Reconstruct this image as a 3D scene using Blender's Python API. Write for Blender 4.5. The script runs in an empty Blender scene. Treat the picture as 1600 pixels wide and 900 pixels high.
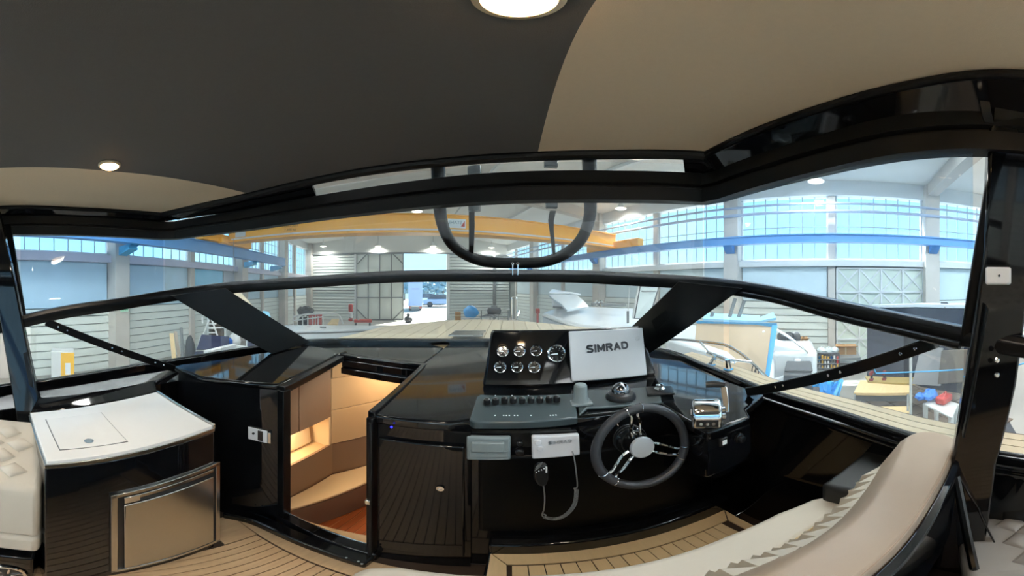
import bpy, bmesh, math, random
from mathutils import Vector, Matrix, Euler
random.seed(7)
scene = bpy.context.scene
col = scene.collection
R = math.radians
# ------------------------------------------------------------------ camera (full surround photograph: 213 x 120 degrees)
cam_d = bpy.data.cameras.new('camera'); cam = bpy.data.objects.new('camera', cam_d); col.objects.link(cam)
cam.location = (0, 0, 1.5); cam.rotation_euler = (R(90), 0, 0)
cam_d.type = 'PANO'; cam_d.clip_start = 0.01; cam_d.clip_end = 500
cam_d.panorama_type = 'EQUIRECTANGULAR'
cam_d.latitude_min = R(-60); cam_d.latitude_max = R(60)
cam_d.longitude_min = R(-320/3); cam_d.longitude_max = R(320/3)
scene.camera = cam
# ------------------------------------------------------------------ sky and exposure
world = bpy.data.worlds.new('sky'); scene.world = world; world.use_nodes = True
wn = world.node_tree.nodes; wl = world.node_tree.links; wn.clear()
wo = wn.new('ShaderNodeOutputWorld'); wb = wn.new('ShaderNodeBackground')
wt = wn.new('ShaderNodeTexCoord'); ws = wn.new('ShaderNodeSeparateXYZ'); wr = wn.new('ShaderNodeValToRGB')
wl.new(wt.outputs['Generated'], ws.inputs[0]); wl.new(ws.outputs['Z'], wr.inputs[0]); wl.new(wr.outputs[0], wb.inputs[0]); wl.new(wb.outputs[0], wo.inputs[0])
wr.color_ramp.elements[0].position = 0.0; wr.color_ramp.elements[0].color = (0.43, 0.79, 1.0, 1)
wr.color_ramp.elements[1].position = 0.6; wr.color_ramp.elements[1].color = (0.30, 0.65, 1.0, 1)
wb.inputs[1].default_value = 1.5
scene.view_settings.view_transform = 'Standard'; scene.view_settings.look = 'None'
scene.view_settings.gamma = 1.0; scene.view_settings.use_curve_mapping = False
scene.view_settings.exposure = 0.55
scene.cycles.use_denoising = True
scene.cycles.max_bounces = 10; scene.cycles.transparent_max_bounces = 16; scene.cycles.sample_clamp_indirect = 6.0
sun_d = bpy.data.lights.new('sun', 'SUN'); sun = bpy.data.objects.new('sun', sun_d); col.objects.link(sun)
sun_d.energy = 24.0; sun_d.angle = R(1.0); sun_d.color = (1, .96, .88); sun.rotation_euler = (R(-36), R(10), R(0))

# ------------------------------------------------------------------ measuring helpers: view ray of a photo pixel met with a real plane
EYE = Vector((0, 0, 1.5))
def ang(px, py): return R((px-800)/7.5), R((450-py)/7.5)
def ray(px, py):
    a, e = ang(px, py)
    return Vector((math.sin(a)*math.cos(e), math.cos(a)*math.cos(e), math.sin(e)))
def onz(px, py, z):
    d = ray(px, py); return EYE + d*((z-1.5)/d.z)
def atd(px, py, dist):
    a, e = ang(px, py); return EYE + Vector((math.sin(a)*dist, math.cos(a)*dist, math.tan(e)*dist))
def onpl(px, py, p, n):
    d = ray(px, py); n = Vector(n); return EYE + d*((Vector(p)-EYE).dot(n)/d.dot(n))
def ony(px, py, y): return onpl(px, py, (0, y, 0), (0, 1, 0))
def onx(px, py, x): return onpl(px, py, (x, 0, 0), (1, 0, 0))
# hall frame: local x = towards the window wall on the right, local y = towards the open gate
HA = R(23.4); HT = Matrix.Rotation(HA, 4, 'Z'); HI = HT.inverted()
HL, HR, HU, HB, FZ = -6.0, 7.28, 17.4, -9.0, -0.55
def H(v, u, z): return HT @ Vector((v, u, z))
def hpx(px, py, v=None, u=None, z=None):
    d = HI.to_3x3() @ ray(px, py)
    if v is not None: t = v/d.x
    elif u is not None: t = u/d.y
    else: t = (z-1.5)/d.z
    return Vector((d.x*t, d.y*t, 1.5+d.z*t))

# ------------------------------------------------------------------ materials
def lin(h):
    h = h.lstrip('#'); c = [int(h[i:i+2], 16)/255 for i in (0, 2, 4)]
    return tuple([x/12.92 if x <= .04045 else ((x+.055)/1.055)**2.4 for x in c]+[1])
MATS = {}
def mat(name, c, rough=.5, metal=0., var=.08, scale=12., bump=0., bscale=None, stretch=(1, 1, 1), coat=0., spec=.5, wave=None, emit=None, estr=0., croughness=.03, sss=0):
    if name in MATS: return MATS[name]
    m = bpy.data.materials.new(name); m.use_nodes = True; n = m.node_tree.nodes; l = m.node_tree.links
    b = n['Principled BSDF']; c = lin(c) if isinstance(c, str) else tuple(c)+(1,)
    b.inputs['Roughness'].default_value = rough; b.inputs['Metallic'].default_value = metal
    b.inputs['Coat Weight'].default_value = coat; b.inputs['Coat Roughness'].default_value = croughness
    b.inputs['Specular IOR Level'].default_value = spec
    tc = n.new('ShaderNodeTexCoord'); mp = n.new('ShaderNodeMapping'); mp.inputs['Scale'].default_value = stretch
    l.new(tc.outputs['Object'], mp.inputs[0])
    nz = n.new('ShaderNodeTexNoise'); nz.inputs['Scale'].default_value = scale; nz.inputs['Detail'].default_value = 4
    l.new(mp.outputs[0], nz.inputs['Vector'])
    mx = n.new('ShaderNodeMix'); mx.data_type = 'RGBA'
    lo = tuple(x*(1-var) for x in c[:3])+(1,); hi = tuple(min(1, x*(1+var)) for x in c[:3])+(1,)
    mx.inputs[6].default_value = lo; mx.inputs[7].default_value = hi
    l.new(nz.outputs['Fac'], mx.inputs[0]); l.new(mx.outputs[2], b.inputs['Base Color'])
    if bump:
        bn = n.new('ShaderNodeTexNoise'); bn.inputs['Scale'].default_value = bscale or scale*8; bn.inputs['Detail'].default_value = 3
        l.new(mp.outputs[0], bn.inputs['Vector'])
        bp = n.new('ShaderNodeBump'); bp.inputs['Strength'].default_value = bump; bp.inputs['Distance'].default_value = .002
        l.new(bn.outputs['Fac'], bp.inputs['Height']); l.new(bp.outputs[0], b.inputs['Normal'])
    if emit:
        b.inputs['Emission Color'].default_value = lin(emit); b.inputs['Emission Strength'].default_value = estr
    MATS[name] = m; return m
def glassmat(name, tint, gloss=.10, veil=.05, veilc=(1, 1, 1), rough=0.0):
    m = bpy.data.materials.new(name); m.use_nodes = True; n = m.node_tree.nodes; l = m.node_tree.links; n.clear()
    o = n.new('ShaderNodeOutputMaterial'); t = n.new('ShaderNodeBsdfTransparent'); t.inputs[0].default_value = tuple(tint)+(1,)
    g = n.new('ShaderNodeBsdfGlossy'); g.inputs['Roughness'].default_value = rough
    lw = n.new('ShaderNodeLayerWeight'); lw.inputs[0].default_value = .25
    mm = n.new('ShaderNodeMath'); mm.operation = 'MULTIPLY'; mm.inputs[1].default_value = gloss*4
    mm2 = n.new('ShaderNodeMath'); mm2.operation = 'ADD'; mm2.inputs[1].default_value = gloss*.35; mm2.use_clamp = True
    l.new(lw.outputs['Fresnel'], mm.inputs[0]); l.new(mm.outputs[0], mm2.inputs[0])
    a = n.new('ShaderNodeMixShader'); l.new(mm2.outputs[0], a.inputs[0]); l.new(t.outputs[0], a.inputs[1]); l.new(g.outputs[0], a.inputs[2])
    tr = n.new('ShaderNodeBsdfTranslucent'); tr.inputs[0].default_value = tuple(veilc)+(1,)
    nz = n.new('ShaderNodeTexNoise'); nz.inputs['Scale'].default_value = 3
    nm = n.new('ShaderNodeMath'); nm.operation = 'MULTIPLY'; nm.inputs[1].default_value = veil*2
    l.new(nz.outputs['Fac'], nm.inputs[0])
    b = n.new('ShaderNodeMixShader'); l.new(nm.outputs[0], b.inputs[0]); l.new(a.outputs[0], b.inputs[1]); l.new(tr.outputs[0], b.inputs[2])
    l.new(b.outputs[0], o.inputs[0]); MATS[name] = m; return m
GEL = mat('black_gelcoat', (.0045, .005, .006), .05, var=.2, scale=3, spec=.5)
BLK = mat('black_satin_paint', (.004, .0044, .005), .33, var=.2, scale=5, spec=.25)
RUB = mat('black_rubber', (.006, .006, .0065), .45, var=.2, scale=30, bump=.2, spec=.3)
ROOFD = mat('charcoal_headliner', '#5c5b59', .8, var=.05, scale=80, bump=.25, bscale=500)
ROOFB = mat('beige_headliner', '#d6c4a8', .75, var=.03, scale=80, bump=.2, bscale=500)
VIN = mat('cream_vinyl', '#c2b9aa', .5, var=.03, scale=20, bump=.15, bscale=600)
VING = mat('taupe_vinyl', '#94816f', .5, var=.04, scale=20, bump=.15, bscale=600)
VINGR = mat('grey_vinyl', '#9c9893', .45, var=.04, scale=20, bump=.15, bscale=600)
VINB = mat('black_vinyl', '#121312', .5, var=.1, scale=20, bump=.2, bscale=600)
TEAK = mat('teak', '#b89873', .55, var=.22, scale=14, bump=.15, stretch=(6, .6, 6))
TEAKL = mat('pale_teak', '#dfc092', .5, var=.10, scale=14, bump=.1, stretch=(6, .6, 6))
CAULK = mat('caulk', '#3a2a1d', .7)
DECK = mat('deck_beige', '#b1a690', .6, var=.06, scale=6, bump=.1)
CABW = mat('cabin_wood_floor', '#a85a2c', .4, var=.2, scale=10, stretch=(6, .6, 6))
INOX = mat('brushed_steel', '#c6c5c0', .26, metal=1, var=.1, scale=30, stretch=(1, 1, 25))
CHR = mat('chrome', '#e6e8ea', .06, metal=1, var=.02)
WHT = mat('white_solid_surface', '#f2f2f0', .2, var=.02, scale=4)
WPL = mat('white_plastic', '#d9dbdf', .4, var=.03)
GPL = mat('slate_grey_plastic', '#3e494c', .25, var=.08, scale=4)
GPL2 = mat('light_grey_plastic', '#7f8a8c', .45, var=.05)
BPL = mat('black_plastic', (.012, .012, .013), .3, var=.1)
SCREEN = mat('gauge_face', (.015, .015, .016), .15, var=.2, scale=60)
INK = mat('dark_grey_ink', '#4c4f55', .6)
PRINTW = mat('white_print', '#e8eef0', .6)
CLAD = mat('hall_cladding', '#d3d9d3', .55, var=.06, scale=2)
COLM = mat('concrete_column', '#c4bdb4', .8, var=.12, scale=3, bump=.2)
SLABP = mat('pale_blue_sheet', '#b9d3e2', .5, var=.10, scale=1.5)
SLABC = mat('cyan_sheet', '#8fd2ee', .5, var=.10, scale=2)
CONC = mat('hall_concrete_floor', '#918e88', .6, var=.15, scale=1.2, bump=.1)
ROOFH = mat('hall_roof_sheet', '#dddcd6', .7, var=.06, scale=2)
STEELW = mat('white_painted_steel', '#d8dad9', .5, var=.06, scale=4)
STEELG = mat('grey_painted_steel', '#777b7c', .5, var=.1, scale=4)
CRANE = mat('crane_yellow', '#ffb23c', .4, var=.06, scale=2)
RAILB = mat('rail_blue', '#5f9bd6', .45, var=.08, scale=2)
RAILC = mat('bracket_cyan', '#49b4e0', .45, var=.08, scale=4)
WINF = mat('window_bar', '#93a9b6', .5, var=.08)
GLASS = glassmat('windscreen_glass', (.95, .98, .98), gloss=.035, veil=.035, veilc=(.92, .96, 1))
GLASSB = glassmat('tinted_side_glass', (.86, .94, 1.0), gloss=.03, veil=.025, veilc=(.7, .82, 1))
PANE = glassmat('hall_pane', (.9, .94, .97), gloss=.04, veil=.012)
ACRY = glassmat('smoked_glass', (.55, .57, .6), gloss=.1, veil=.01)
NAVY = mat('navy_panel', '#2c3450', .45, var=.1, scale=3)
GELW = mat('white_gelcoat', '#e6ebee', .2, var=.03, scale=2)
WOOD = mat('raw_pine', '#d9bd8c', .6, var=.15, scale=6, stretch=(1, 6, 6))
WOODB = mat('brown_board', '#a8957c', .6, var=.12, scale=5, bump=.1)
CARD = mat('cardboard', '#b98a58', .7, var=.1, scale=6)
TARP = mat('blue_tarp', '#2f9be0', .4, var=.2, scale=6, bump=.5, bscale=20)
TAPE = mat('blue_tape', '#3f9fd8', .5, var=.08)
RED = mat('red_paint', '#b8322c', .4, var=.12, scale=5)
DARK = mat('dark_grey_fabric', '#3a3d42', .6, var=.2, scale=10, bump=.4, bscale=60)
YEL = mat('yellow_paint', '#f0b93a', .45, var=.05)

# ------------------------------------------------------------------ mesh helpers
class MB:
    def __init__(s, T=None): s.v = []; s.f = []; s.T = T
    def add(s, vs, fs):
        o = len(s.v)
        s.v += [((s.T @ Vector(p)) if s.T else Vector(p)) for p in vs]
        s.f += [tuple(i+o for i in f) for f in fs]; return s
    def box(s, c, d, M=None):
        x, y, z = (k/2 for k in d)
        vs = [Vector((i*x, j*y, k*z)) for k in (-1, 1) for j in (-1, 1) for i in (-1, 1)]
        vs = [(M @ p if M else p)+Vector(c) for p in vs]
        return s.add(vs, [(0, 2, 3, 1), (4, 5, 7, 6), (0, 1, 5, 4), (2, 6, 7, 3), (0, 4, 6, 2), (1, 3, 7, 5)])
    def prism(s, poly, vec):
        p = [Vector(q) for q in poly]; vec = Vector(vec); n = len(p)
        # keep the faces pointing outwards
        nn = Vector((0, 0, 0))
        for i in range(n): nn += p[i].cross(p[(i+1) % n])
        if nn.dot(vec) > 0: p.reverse()
        vs = p+[q+vec for q in p]
        fs = [tuple(range(n)), tuple(range(2*n-1, n-1, -1))]+[(i, n+i, n+(i+1) % n, (i+1) % n) for i in range(n)]
        return s.add(vs, [tuple(reversed(f)) if 0 else f for f in fs])
    def tube(s, pts, r, seg=10, close=False, cap=True):
        P = [Vector(p) for p in pts]; n = len(P); rr = r if isinstance(r, (list, tuple)) else [r]*n
        vs = []; prev = None
        for i in range(n):
            a = P[(i-1) % n] if (close or i > 0) else P[i]; b = P[(i+1) % n] if (close or i < n-1) else P[i]
            t = (b-a).normalized()
            if prev is None:
                u = t.cross(Vector((0, 0, 1)));  u = u if u.length > .01 else t.cross(Vector((1, 0, 0)))
            else: u = prev-t*prev.dot(t)
            u.normalize(); w = t.cross(u); prev = u
            vs += [P[i]+(u*math.cos(2*math.pi*k/seg)+w*math.sin(2*math.pi*k/seg))*rr[i] for k in range(seg)]
        fs = []
        for i in range(n if close else n-1):
            j = (i+1) % n
            fs += [(i*seg+k, i*seg+(k+1) % seg, j*seg+(k+1) % seg, j*seg+k) for k in range(seg)]
        if cap and not close: fs += [tuple(range(seg-1, -1, -1)), tuple(range((n-1)*seg, n*seg))]
        return s.add(vs, fs)
    def lathe(s, prof, c, axis=(0, 0, 1), seg=24):
        q = Vector((0, 0, 1)).rotation_difference(Vector(axis).normalized()); vs = []; fs = []
        for (r, h) in prof:
            vs += [Vector(c)+q @ Vector((r*math.cos(2*math.pi*k/seg), r*math.sin(2*math.pi*k/seg), h)) for k in range(seg)]
        for i in range(len(prof)-1):
            fs += [(i*seg+k, i*seg+(k+1) % seg, (i+1)*seg+(k+1) % seg, (i+1)*seg+k) for k in range(seg)]
        fs += [tuple(range(seg-1, -1, -1)), tuple(range((len(prof)-1)*seg, len(prof)*seg))]
        return s.add(vs, fs)
    def sweep(s, rows):
        # rows: list of closed profiles (same length); skins them and caps the ends
        m = len(rows[0]); vs = [p for r in rows for p in r]; fs = []
        for i in range(len(rows)-1):
            fs += [(i*m+k, i*m+(k+1) % m, (i+1)*m+(k+1) % m, (i+1)*m+k) for k in range(m)]
        fs += [tuple(range(m-1, -1, -1)), tuple(range((len(rows)-1)*m, len(rows)*m))]
        return s.add(vs, fs)
    def grid(s, rows):
        m = len(rows[0]); vs = [p for r in rows for p in r]
        return s.add(vs, [(i*m+k, i*m+k+1, (i+1)*m+k+1, (i+1)*m+k) for i in range(len(rows)-1) for k in range(m-1)])
    def blob(s, c, rad, seg=12, rings=8, wob=.0, M=None):
        vs = []; fs = []
        for i in range(rings+1):
            t = math.pi*i/rings
            for k in range(seg):
                a = 2*math.pi*k/seg; w = 1+random.uniform(-wob, wob)
                p = Vector((rad[0]*math.sin(t)*math.cos(a)*w, rad[1]*math.sin(t)*math.sin(a)*w, rad[2]*math.cos(t)*w))
                vs.append((M @ p if M else p)+Vector(c))
        for i in range(rings):
            fs += [(i*seg+k, (i+1)*seg+k, (i+1)*seg+(k+1) % seg, i*seg+(k+1) % seg) for k in range(seg)]
        return s.add(vs, fs)
    def mesh(s, name, m, smooth=35):
        me = bpy.data.meshes.new(name); me.from_pydata([tuple(p) for p in s.v], [], s.f)
        bm = bmesh.new(); bm.from_mesh(me); bmesh.ops.remove_doubles(bm, verts=bm.verts, dist=1e-5)
        bmesh.ops.recalc_face_normals(bm, faces=bm.faces); bm.to_mesh(me); bm.free()
        if smooth:
            me.shade_smooth(); me.set_sharp_from_angle(angle=R(smooth))
        me.materials.append(m); return me
    def build(s, name, m, parent=None, bevel=0, smooth=35, solid=0, seg=2, sub=0):
        o = bpy.data.objects.new(name, s.mesh(name, m, smooth)); col.objects.link(o)
        if parent is not None:
            o.parent = parent; bpyloc = parent
            M = Matrix.Identity(4); p = parent
            while p is not None: M = p.matrix_basis @ M if p.parent is None else p.matrix_parent_inverse @ p.matrix_basis @ M; p = p.parent
            o.matrix_parent_inverse = M.inverted()
        if solid:
            k = o.modifiers.new('solid', 'SOLIDIFY'); k.thickness = solid; k.offset = 0
        if sub:
            k = o.modifiers.new('sub', 'SUBSURF'); k.levels = sub; k.render_levels = sub
        if bevel:
            k = o.modifiers.new('bevel', 'BEVEL'); k.width = bevel; k.segments = seg; k.limit_method = 'ANGLE'; k.angle_limit = R(30); k.harden_normals = False
        return o
def tag(o, label=None, cat=None, group=None, kind=None):
    if label: o['label'] = label
    if cat: o['category'] = cat
    if group: o['group'] = group
    if kind: o['kind'] = kind
    return o
def thing(name, loc, label, cat, group=None, rz=0):
    o = bpy.data.objects.new(name, None); col.objects.link(o); o.location = loc; o.rotation_euler = (0, 0, rz); o.empty_display_size = .05
    return tag(o, label, cat, group)
def sempty(name, loc=(0, 0, 0), rz=0):
    o = bpy.data.objects.new(name, None); col.objects.link(o); o.location = loc; o.rotation_euler = (0, 0, rz); o['kind'] = 'structure'; return o
def inst(name, me, parent, loc, rot=(0, 0, 0), sc=(1, 1, 1)):
    # a child that shares mesh data; placed in its parent's own coordinates
    o = bpy.data.objects.new(name, me); col.objects.link(o); o.parent = parent
    o.location = loc; o.rotation_euler = rot; o.scale = sc; return o
def crv(pts, n=8):
    # Catmull-Rom through points
    P = [Vector(p) for p in pts]; out = []
    for i in range(len(P)-1):
        a, b, c, d = P[max(i-1, 0)], P[i], P[i+1], P[min(i+2, len(P)-1)]
        for k in range(n):
            t = k/n
            out.append(.5*((2*b)+(c-a)*t+(2*a-5*b+4*c-d)*t*t+(3*b-a-3*c+d)*t**3))
    return out+[P[-1]]
def strip(path, w, h, up=Vector((0, 0, 1))):
    # rectangular bar swept on a path; w sideways, h upwards
    rows = []; P = [Vector(p) for p in path]
    for i in range(len(P)):
        t = (P[min(i+1, len(P)-1)]-P[max(i-1, 0)]).normalized(); s = t.cross(up).normalized(); u = s.cross(t).normalized()
        rows.append([P[i]-s*w/2-u*h/2, P[i]+s*w/2-u*h/2, P[i]+s*w/2+u*h/2, P[i]-s*w/2+u*h/2])
    return rows
def lamp(name, kind, loc, energy, color=(1, 1, 1), size=.1, rot=(0, 0, 0), spot=None):
    d = bpy.data.lights.new(name, kind); d.energy = energy; d.color = color
    if kind == 'AREA': d.size = size; d.shape = 'DISK'
    else: d.shadow_soft_size = size
    if spot: d.spot_size = R(spot); d.spot_blend = .6
    o = bpy.data.objects.new(name, d); col.objects.link(o); o.location = loc; o.rotation_euler = rot; return o
# ================================================================== THE HALL
HZ = (0, 0, HA)
CLADB = mat('cladding_joint', '#7d8480', .7)
SKYL = glassmat('added_skylight_glass', (.02, .02, .02), gloss=.02, veil=1.2)  # glazing of the added skylights
def hbox(name, m, parent, c, d, bevel=0, **k):
    return MB(HT).box(c, d).build(name, m, parent, bevel=bevel, **k)
floor = MB(HT).box((.6, 10, FZ-.1), (90, 80, .2)).build('floor', CONC); tag(floor, kind='structure')
SILL_R, SILL_L, WTOP, EAVE, RIDGE = 2.265, 2.34, 4.05, 4.45, 5.15
PW, PH = .343, .446
def pane_mesh(w, h): return MB().box((0, 0, 0), (.012, w, h)).mesh('pane', PANE, smooth=0)
ME_PANE = pane_mesh(PW-.03, PH-.03)
ME_PANES = pane_mesh(PW*.7-.03, PH-.03)
def hall_window(n, v, u0, u1, z0, z1, rows, cols):
    r = sempty('window_%d' % n, H(v, (u0+u1)/2, z0), HA)
    w = (u1-u0)/cols; h = (z1-z0)/rows
    me = pane_mesh(w-.022, h-.024)
    b = MB(HT)
    b.box((v, (u0+u1)/2, z0), (.09, u1-u0+.05, .05)); b.box((v, (u0+u1)/2, z1), (.09, u1-u0+.05, .05))
    b.box((v, u0, (z0+z1)/2), (.09, .05, z1-z0)); b.box((v, u1, (z0+z1)/2), (.09, .05, z1-z0))
    b.build('window_frame', STEELW, r)
    g = MB(HT)
    for i in range(1, cols): g.box((v, u0+w*i, (z0+z1)/2), (.03, .02, z1-z0))
    for j in range(1, rows): g.box((v, (u0+u1)/2, z0+h*j), (.03, u1-u0, .022))
    g.build('glazing_bars', WINF, r)
    for i in range(cols):
        for j in range(rows):
            inst('pane', me, r, (0, (i+.5)*w-(u1-u0)/2, (j+.5)*h))
    return r
COURSE = .19
def cladding(parent, ax, fixed, a0, a1, z0, z1, m=CLAD):
    # overlapping horizontal boards; ax 'v' = wall along u, ax 'u' = wall along v
    n = max(1, round((z1-z0)/COURSE)); h = (z1-z0)/n
    s = .03
    if ax == 'v':
        sg = 1 if fixed > 0 else -1
        b = MB(); L = a1-a0
        b.prism([(0, 0, 0), (sg*.05, 0, 0), (sg*.05, 0, h-.02), (sg*.028, 0, h-.02), (0, 0, .03)], (0, L, 0))
        me = b.mesh('panel', m, smooth=0)
        for i in range(n): inst('panel', me, parent, HT @ Vector((fixed-sg*.04, a0, z0+i*h)), HZ)
    else:
        b = MB(); L = a1-a0
        b.prism([(0, 0, 0), (0, .05, 0), (0, .05, h-.028), (0, .028, h-.028), (0, 0, .03)], (L, 0, 0))
        me = b.mesh('panel', m, smooth=0)
        for i in range(n): inst('panel', me, parent, HT @ Vector((a0, fixed-.04, z0+i*h)), HZ)
# ---- window wall on the right
wr_ = sempty('wall_right')
WR = HR
ucol = [(k*2.7, k % 2) for k in range(-5, 7)]
hbox('wall_backing', CLADB, wr_, (WR+.15, 3, (FZ+SILL_R)/2), (.1, 30, SILL_R-FZ))
hbox('lintel', STEELW, wr_, (WR+.05, 3, (WTOP+EAVE)/2+.02), (.3, 30, EAVE-WTOP+.1))
hbox('sill_band', STEELW, wr_, (WR-.02, 3, SILL_R-.11), (.22, 30, .17), bevel=.01)
for u, wide in ucol:
    w = .42 if wide else .2; dp = .4 if wide else .16
    hbox('column', COLM, wr_, (WR-dp/2+.12, u, (FZ+EAVE)/2), (dp, w, EAVE-FZ), bevel=.015)
n = 1
for i in range(len(ucol)-1):
    (u0, a), (u1, b) = ucol[i], ucol[i+1]
    s0 = .21 if a else .1; s1 = .21 if b else .1
    hall_window(n, WR+.06, u0+s0+.02, u1-s1-.02, SILL_R, WTOP, 4, 7); n += 1
    if i == 4: continue                                        # the braced gate stands in this bay
    hbox('insulation_sheet', mat('pale_sheet', '#cbdbe0', .5, var=.08, scale=1.5), wr_, (WR+.05, (u0+s0+u1-s1)/2, (1.15+SILL_R-.2)/2), (.04, u1-s1-u0-s0-.06, SILL_R-.2-1.15), bevel=.01)
    cladding(wr_, 'v', WR+.04, u0+s0, u1-s1, FZ, 1.15)
# braced sliding gate
gate = sempty('door_1', H(WR, -1.35, FZ), HA)
g0, g1, gz0, gz1 = -2.5, -.14, FZ+.05, 2.02
gc, gr = 4, 4; gw = (g1-g0)/gc; gh = (gz1-gz0)/gr
me = MB().box((0, 0, 0), (.02, gw-.03, gh-.03)).mesh('panel', mat('gate_sheet', '#c9d2c6', .5, var=.06, scale=2), smooth=0)
xb = MB()
for s in (1, -1):
    a = math.atan2(gh, gw)*s; L = math.hypot(gw, gh)
    xb.box((0, 0, 0), (.02, L-.06, .035), Matrix.Rotation(a, 4, 'X'))
mex = xb.mesh('cross_brace', STEELW, smooth=0)
fr = MB(HT)
for i in range(gc+1): fr.box((WR-.04, g0+i*gw, (gz0+gz1)/2), (.05, .04, gz1-gz0))
for j in range(gr+1): fr.box((WR-.04, (g0+g1)/2, gz0+j*gh), (.05, g1-g0, .04))
fr.build('gate_frame', STEELW, gate)
for i in range(gc):
    for j in range(gr):
        y = g0+(i+.5)*gw+1.35; z = (j+.5)*gh+gz0-FZ
        inst('panel', me, gate, (0, y, z)); inst('cross_brace', mex, gate, (-.03, y, z))
# ---- wall on the left
wl_ = sempty('wall_left')
lcol = [(-4.6, 1), (-1.9, 0), (.8, 0), (3.59, 1), (6.34, 0), (9.03, 1), (10.95, 0), (13.0, 1), (14.9, 0), (17.2, 1)]
hbox('wall_backing', CLADB, wl_, (HL-.15, 3, (FZ+SILL_L)/2), (.1, 30, SILL_L-FZ))
hbox('lintel', STEELW, wl_, (HL-.05, 3, (WTOP+EAVE)/2+.02), (.3, 30, EAVE-WTOP+.1))
hbox('sill_band', mat('lilac_sill', '#c9c6d2', .6), wl_, (HL+.02, 3, SILL_L-.12), (.22, 30, .19), bevel=.01)
for u, wide in lcol:
    w = .42 if wide else .2; dp = .45 if wide else .2
    hbox('column', COLM, wl_, (HL+dp/2-.12, u, (FZ+EAVE)/2), (dp, w, EAVE-FZ), bevel=.015)
for i in range(len(lcol)-1):
    (u0, a), (u1, b) = lcol[i], lcol[i+1]
    s0 = .21 if a else .1; s1 = .21 if b else .1
    hall_window(n, HL-.06, u0+s0+.02, u1-s1-.02, SILL_L, WTOP, 4, max(4, round((u1-u0)/.39))); n += 1
    cy = (u0 == 6.34)
    e = u1-s1-(.75 if cy else 0)
    hbox('insulation_sheet', SLABC if cy else SLABP, wl_, (HL-.05, (u0+s0+e)/2, (1.03+SILL_L-.22)/2), (.04, e-u0-s0-.06, SILL_L-.22-1.03), bevel=.01)
    if cy: hbox('insulation_sheet', mat('grey_sheet', '#aeb4bb', .6), wl_, (HL-.05, u1-s1-.37, (1.03+SILL_L-.22)/2), (.04, .7, SILL_L-.22-1.03), bevel=.01)
    cladding(wl_, 'v', HL-.04, u0+s0, u1-s1, FZ, 1.03)
# exit sign on the left column
ex = thing('exit_sign', H(HL+.36, 3.59, 1.0), 'small green exit sign on the concrete column at the left', 'sign')
MB(HT).box((HL+.35, 3.62, .98), (.02, .22, .12)).build('plate', mat('sign_green', '#bfe3cf', .5), ex)
t = MB(HT)
for q in range(4): t.box((HL+.365, 3.54+q*.05, .98), (.01, .03, .05))
t.build('pictogram', mat('sign_dark_green', '#2f9f6a', .5), ex)
# ---- end wall with the open gate
we = sempty('wall_end')
dv0 = hpx(630, 450, u=HU).x; dv1 = hpx(697, 450, u=HU).x; lv0 = hpx(558, 450, u=HU).x
DTOP = 3.72
hbox('wall_backing', CLADB, we, ((HL+dv0)/2-.2, HU+.15, (FZ+DTOP)/2), (dv0-HL-.4, .1, DTOP-FZ))
hbox('wall_backing', CLADB, we, ((HR+dv1)/2+.1, HU+.15, (FZ+DTOP)/2), (HR-dv1-.1, .1, DTOP-FZ))
MB(HT).prism([(HL-.3, HU, DTOP), (HR+.3, HU, DTOP), (HR+.3, HU, EAVE), ((HL+HR)/2, HU, RIDGE+.1), (HL-.3, HU, EAVE)], (0, .2, 0)).build('gable', ROOFH, we)
hbox('gate_track', STEELG, we, ((HL+HR)/2, HU-.08, DTOP), (13, .1, .1))
cladding(we, 'u', HU, HL, lv0-.12, FZ, DTOP-.05); cladding(we, 'u', HU, dv1+.25, HR, FZ, DTOP-.05)
hbox('column', STEELW, we, (lv0-.1, HU-.05, (FZ+DTOP)/2), (.16, .12, DTOP-FZ)); hbox('column', STEELW, we, (dv1+.12, HU-.05, (FZ+DTOP)/2), (.2, .14, DTOP-FZ))
hbox('column', STEELG, we, (hpx(772, 450, u=HU).x, HU-.08, (FZ+DTOP)/2), (.2, .12, DTOP-FZ)); hbox('column', STEELG, we, (hpx(484, 450, u=HU).x, HU-.08, (FZ+DTOP)/2), (.14, .12, DTOP-FZ))
hbox('cross_rail', STEELG, we, ((HL+lv0)/2, HU-.09, 1.35), (lv0-HL-.3, .05, .05))
hbox('cross_rail', STEELG, we, ((HR+dv1)/2, HU-.09, 1.35), (HR-dv1-.5, .05, .05))
leaf = sempty('door_2', H((lv0+dv0)/2, HU-.12, FZ), HA)
lw = (dv0-lv0)/4; lh = (DTOP-.1-FZ)/3
me = MB().box((0, 0, 0), (lw-.03, .03, lh-.03)).mesh('panel', mat('leaf_sheet', '#dbe0d9', .5, var=.05, scale=2), smooth=0)
for i in range(4):
    for j in range(3): inst('panel', me, leaf, ((i-1.5)*lw, 0, (j+.5)*lh+.03))
fr = MB(HT)
for i in range(5): fr.box((lv0+i*lw, HU-.15, (FZ+DTOP)/2), (.06, .06, DTOP-FZ-.1))
for j in range(4): fr.box(((lv0+dv0)/2, HU-.15, FZ+.05+j*lh), (dv0-lv0, .06, .06))
for sx, sz in ((0, 0), (1, 0), (0, 1), (1, 1)):
    x = lv0 if sx == 0 else dv0; z = FZ+.05 if sz == 0 else DTOP-.05
    dx = lw*.9*(1 if sx == 0 else -1); dz = lw*.9*(1 if sz == 0 else -1)
    fr.tube([(x, HU-.16, z+dz), (x+dx, HU-.16, z)], .04, 6)
fr.build('leaf_frame', STEELG, leaf)
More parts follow.
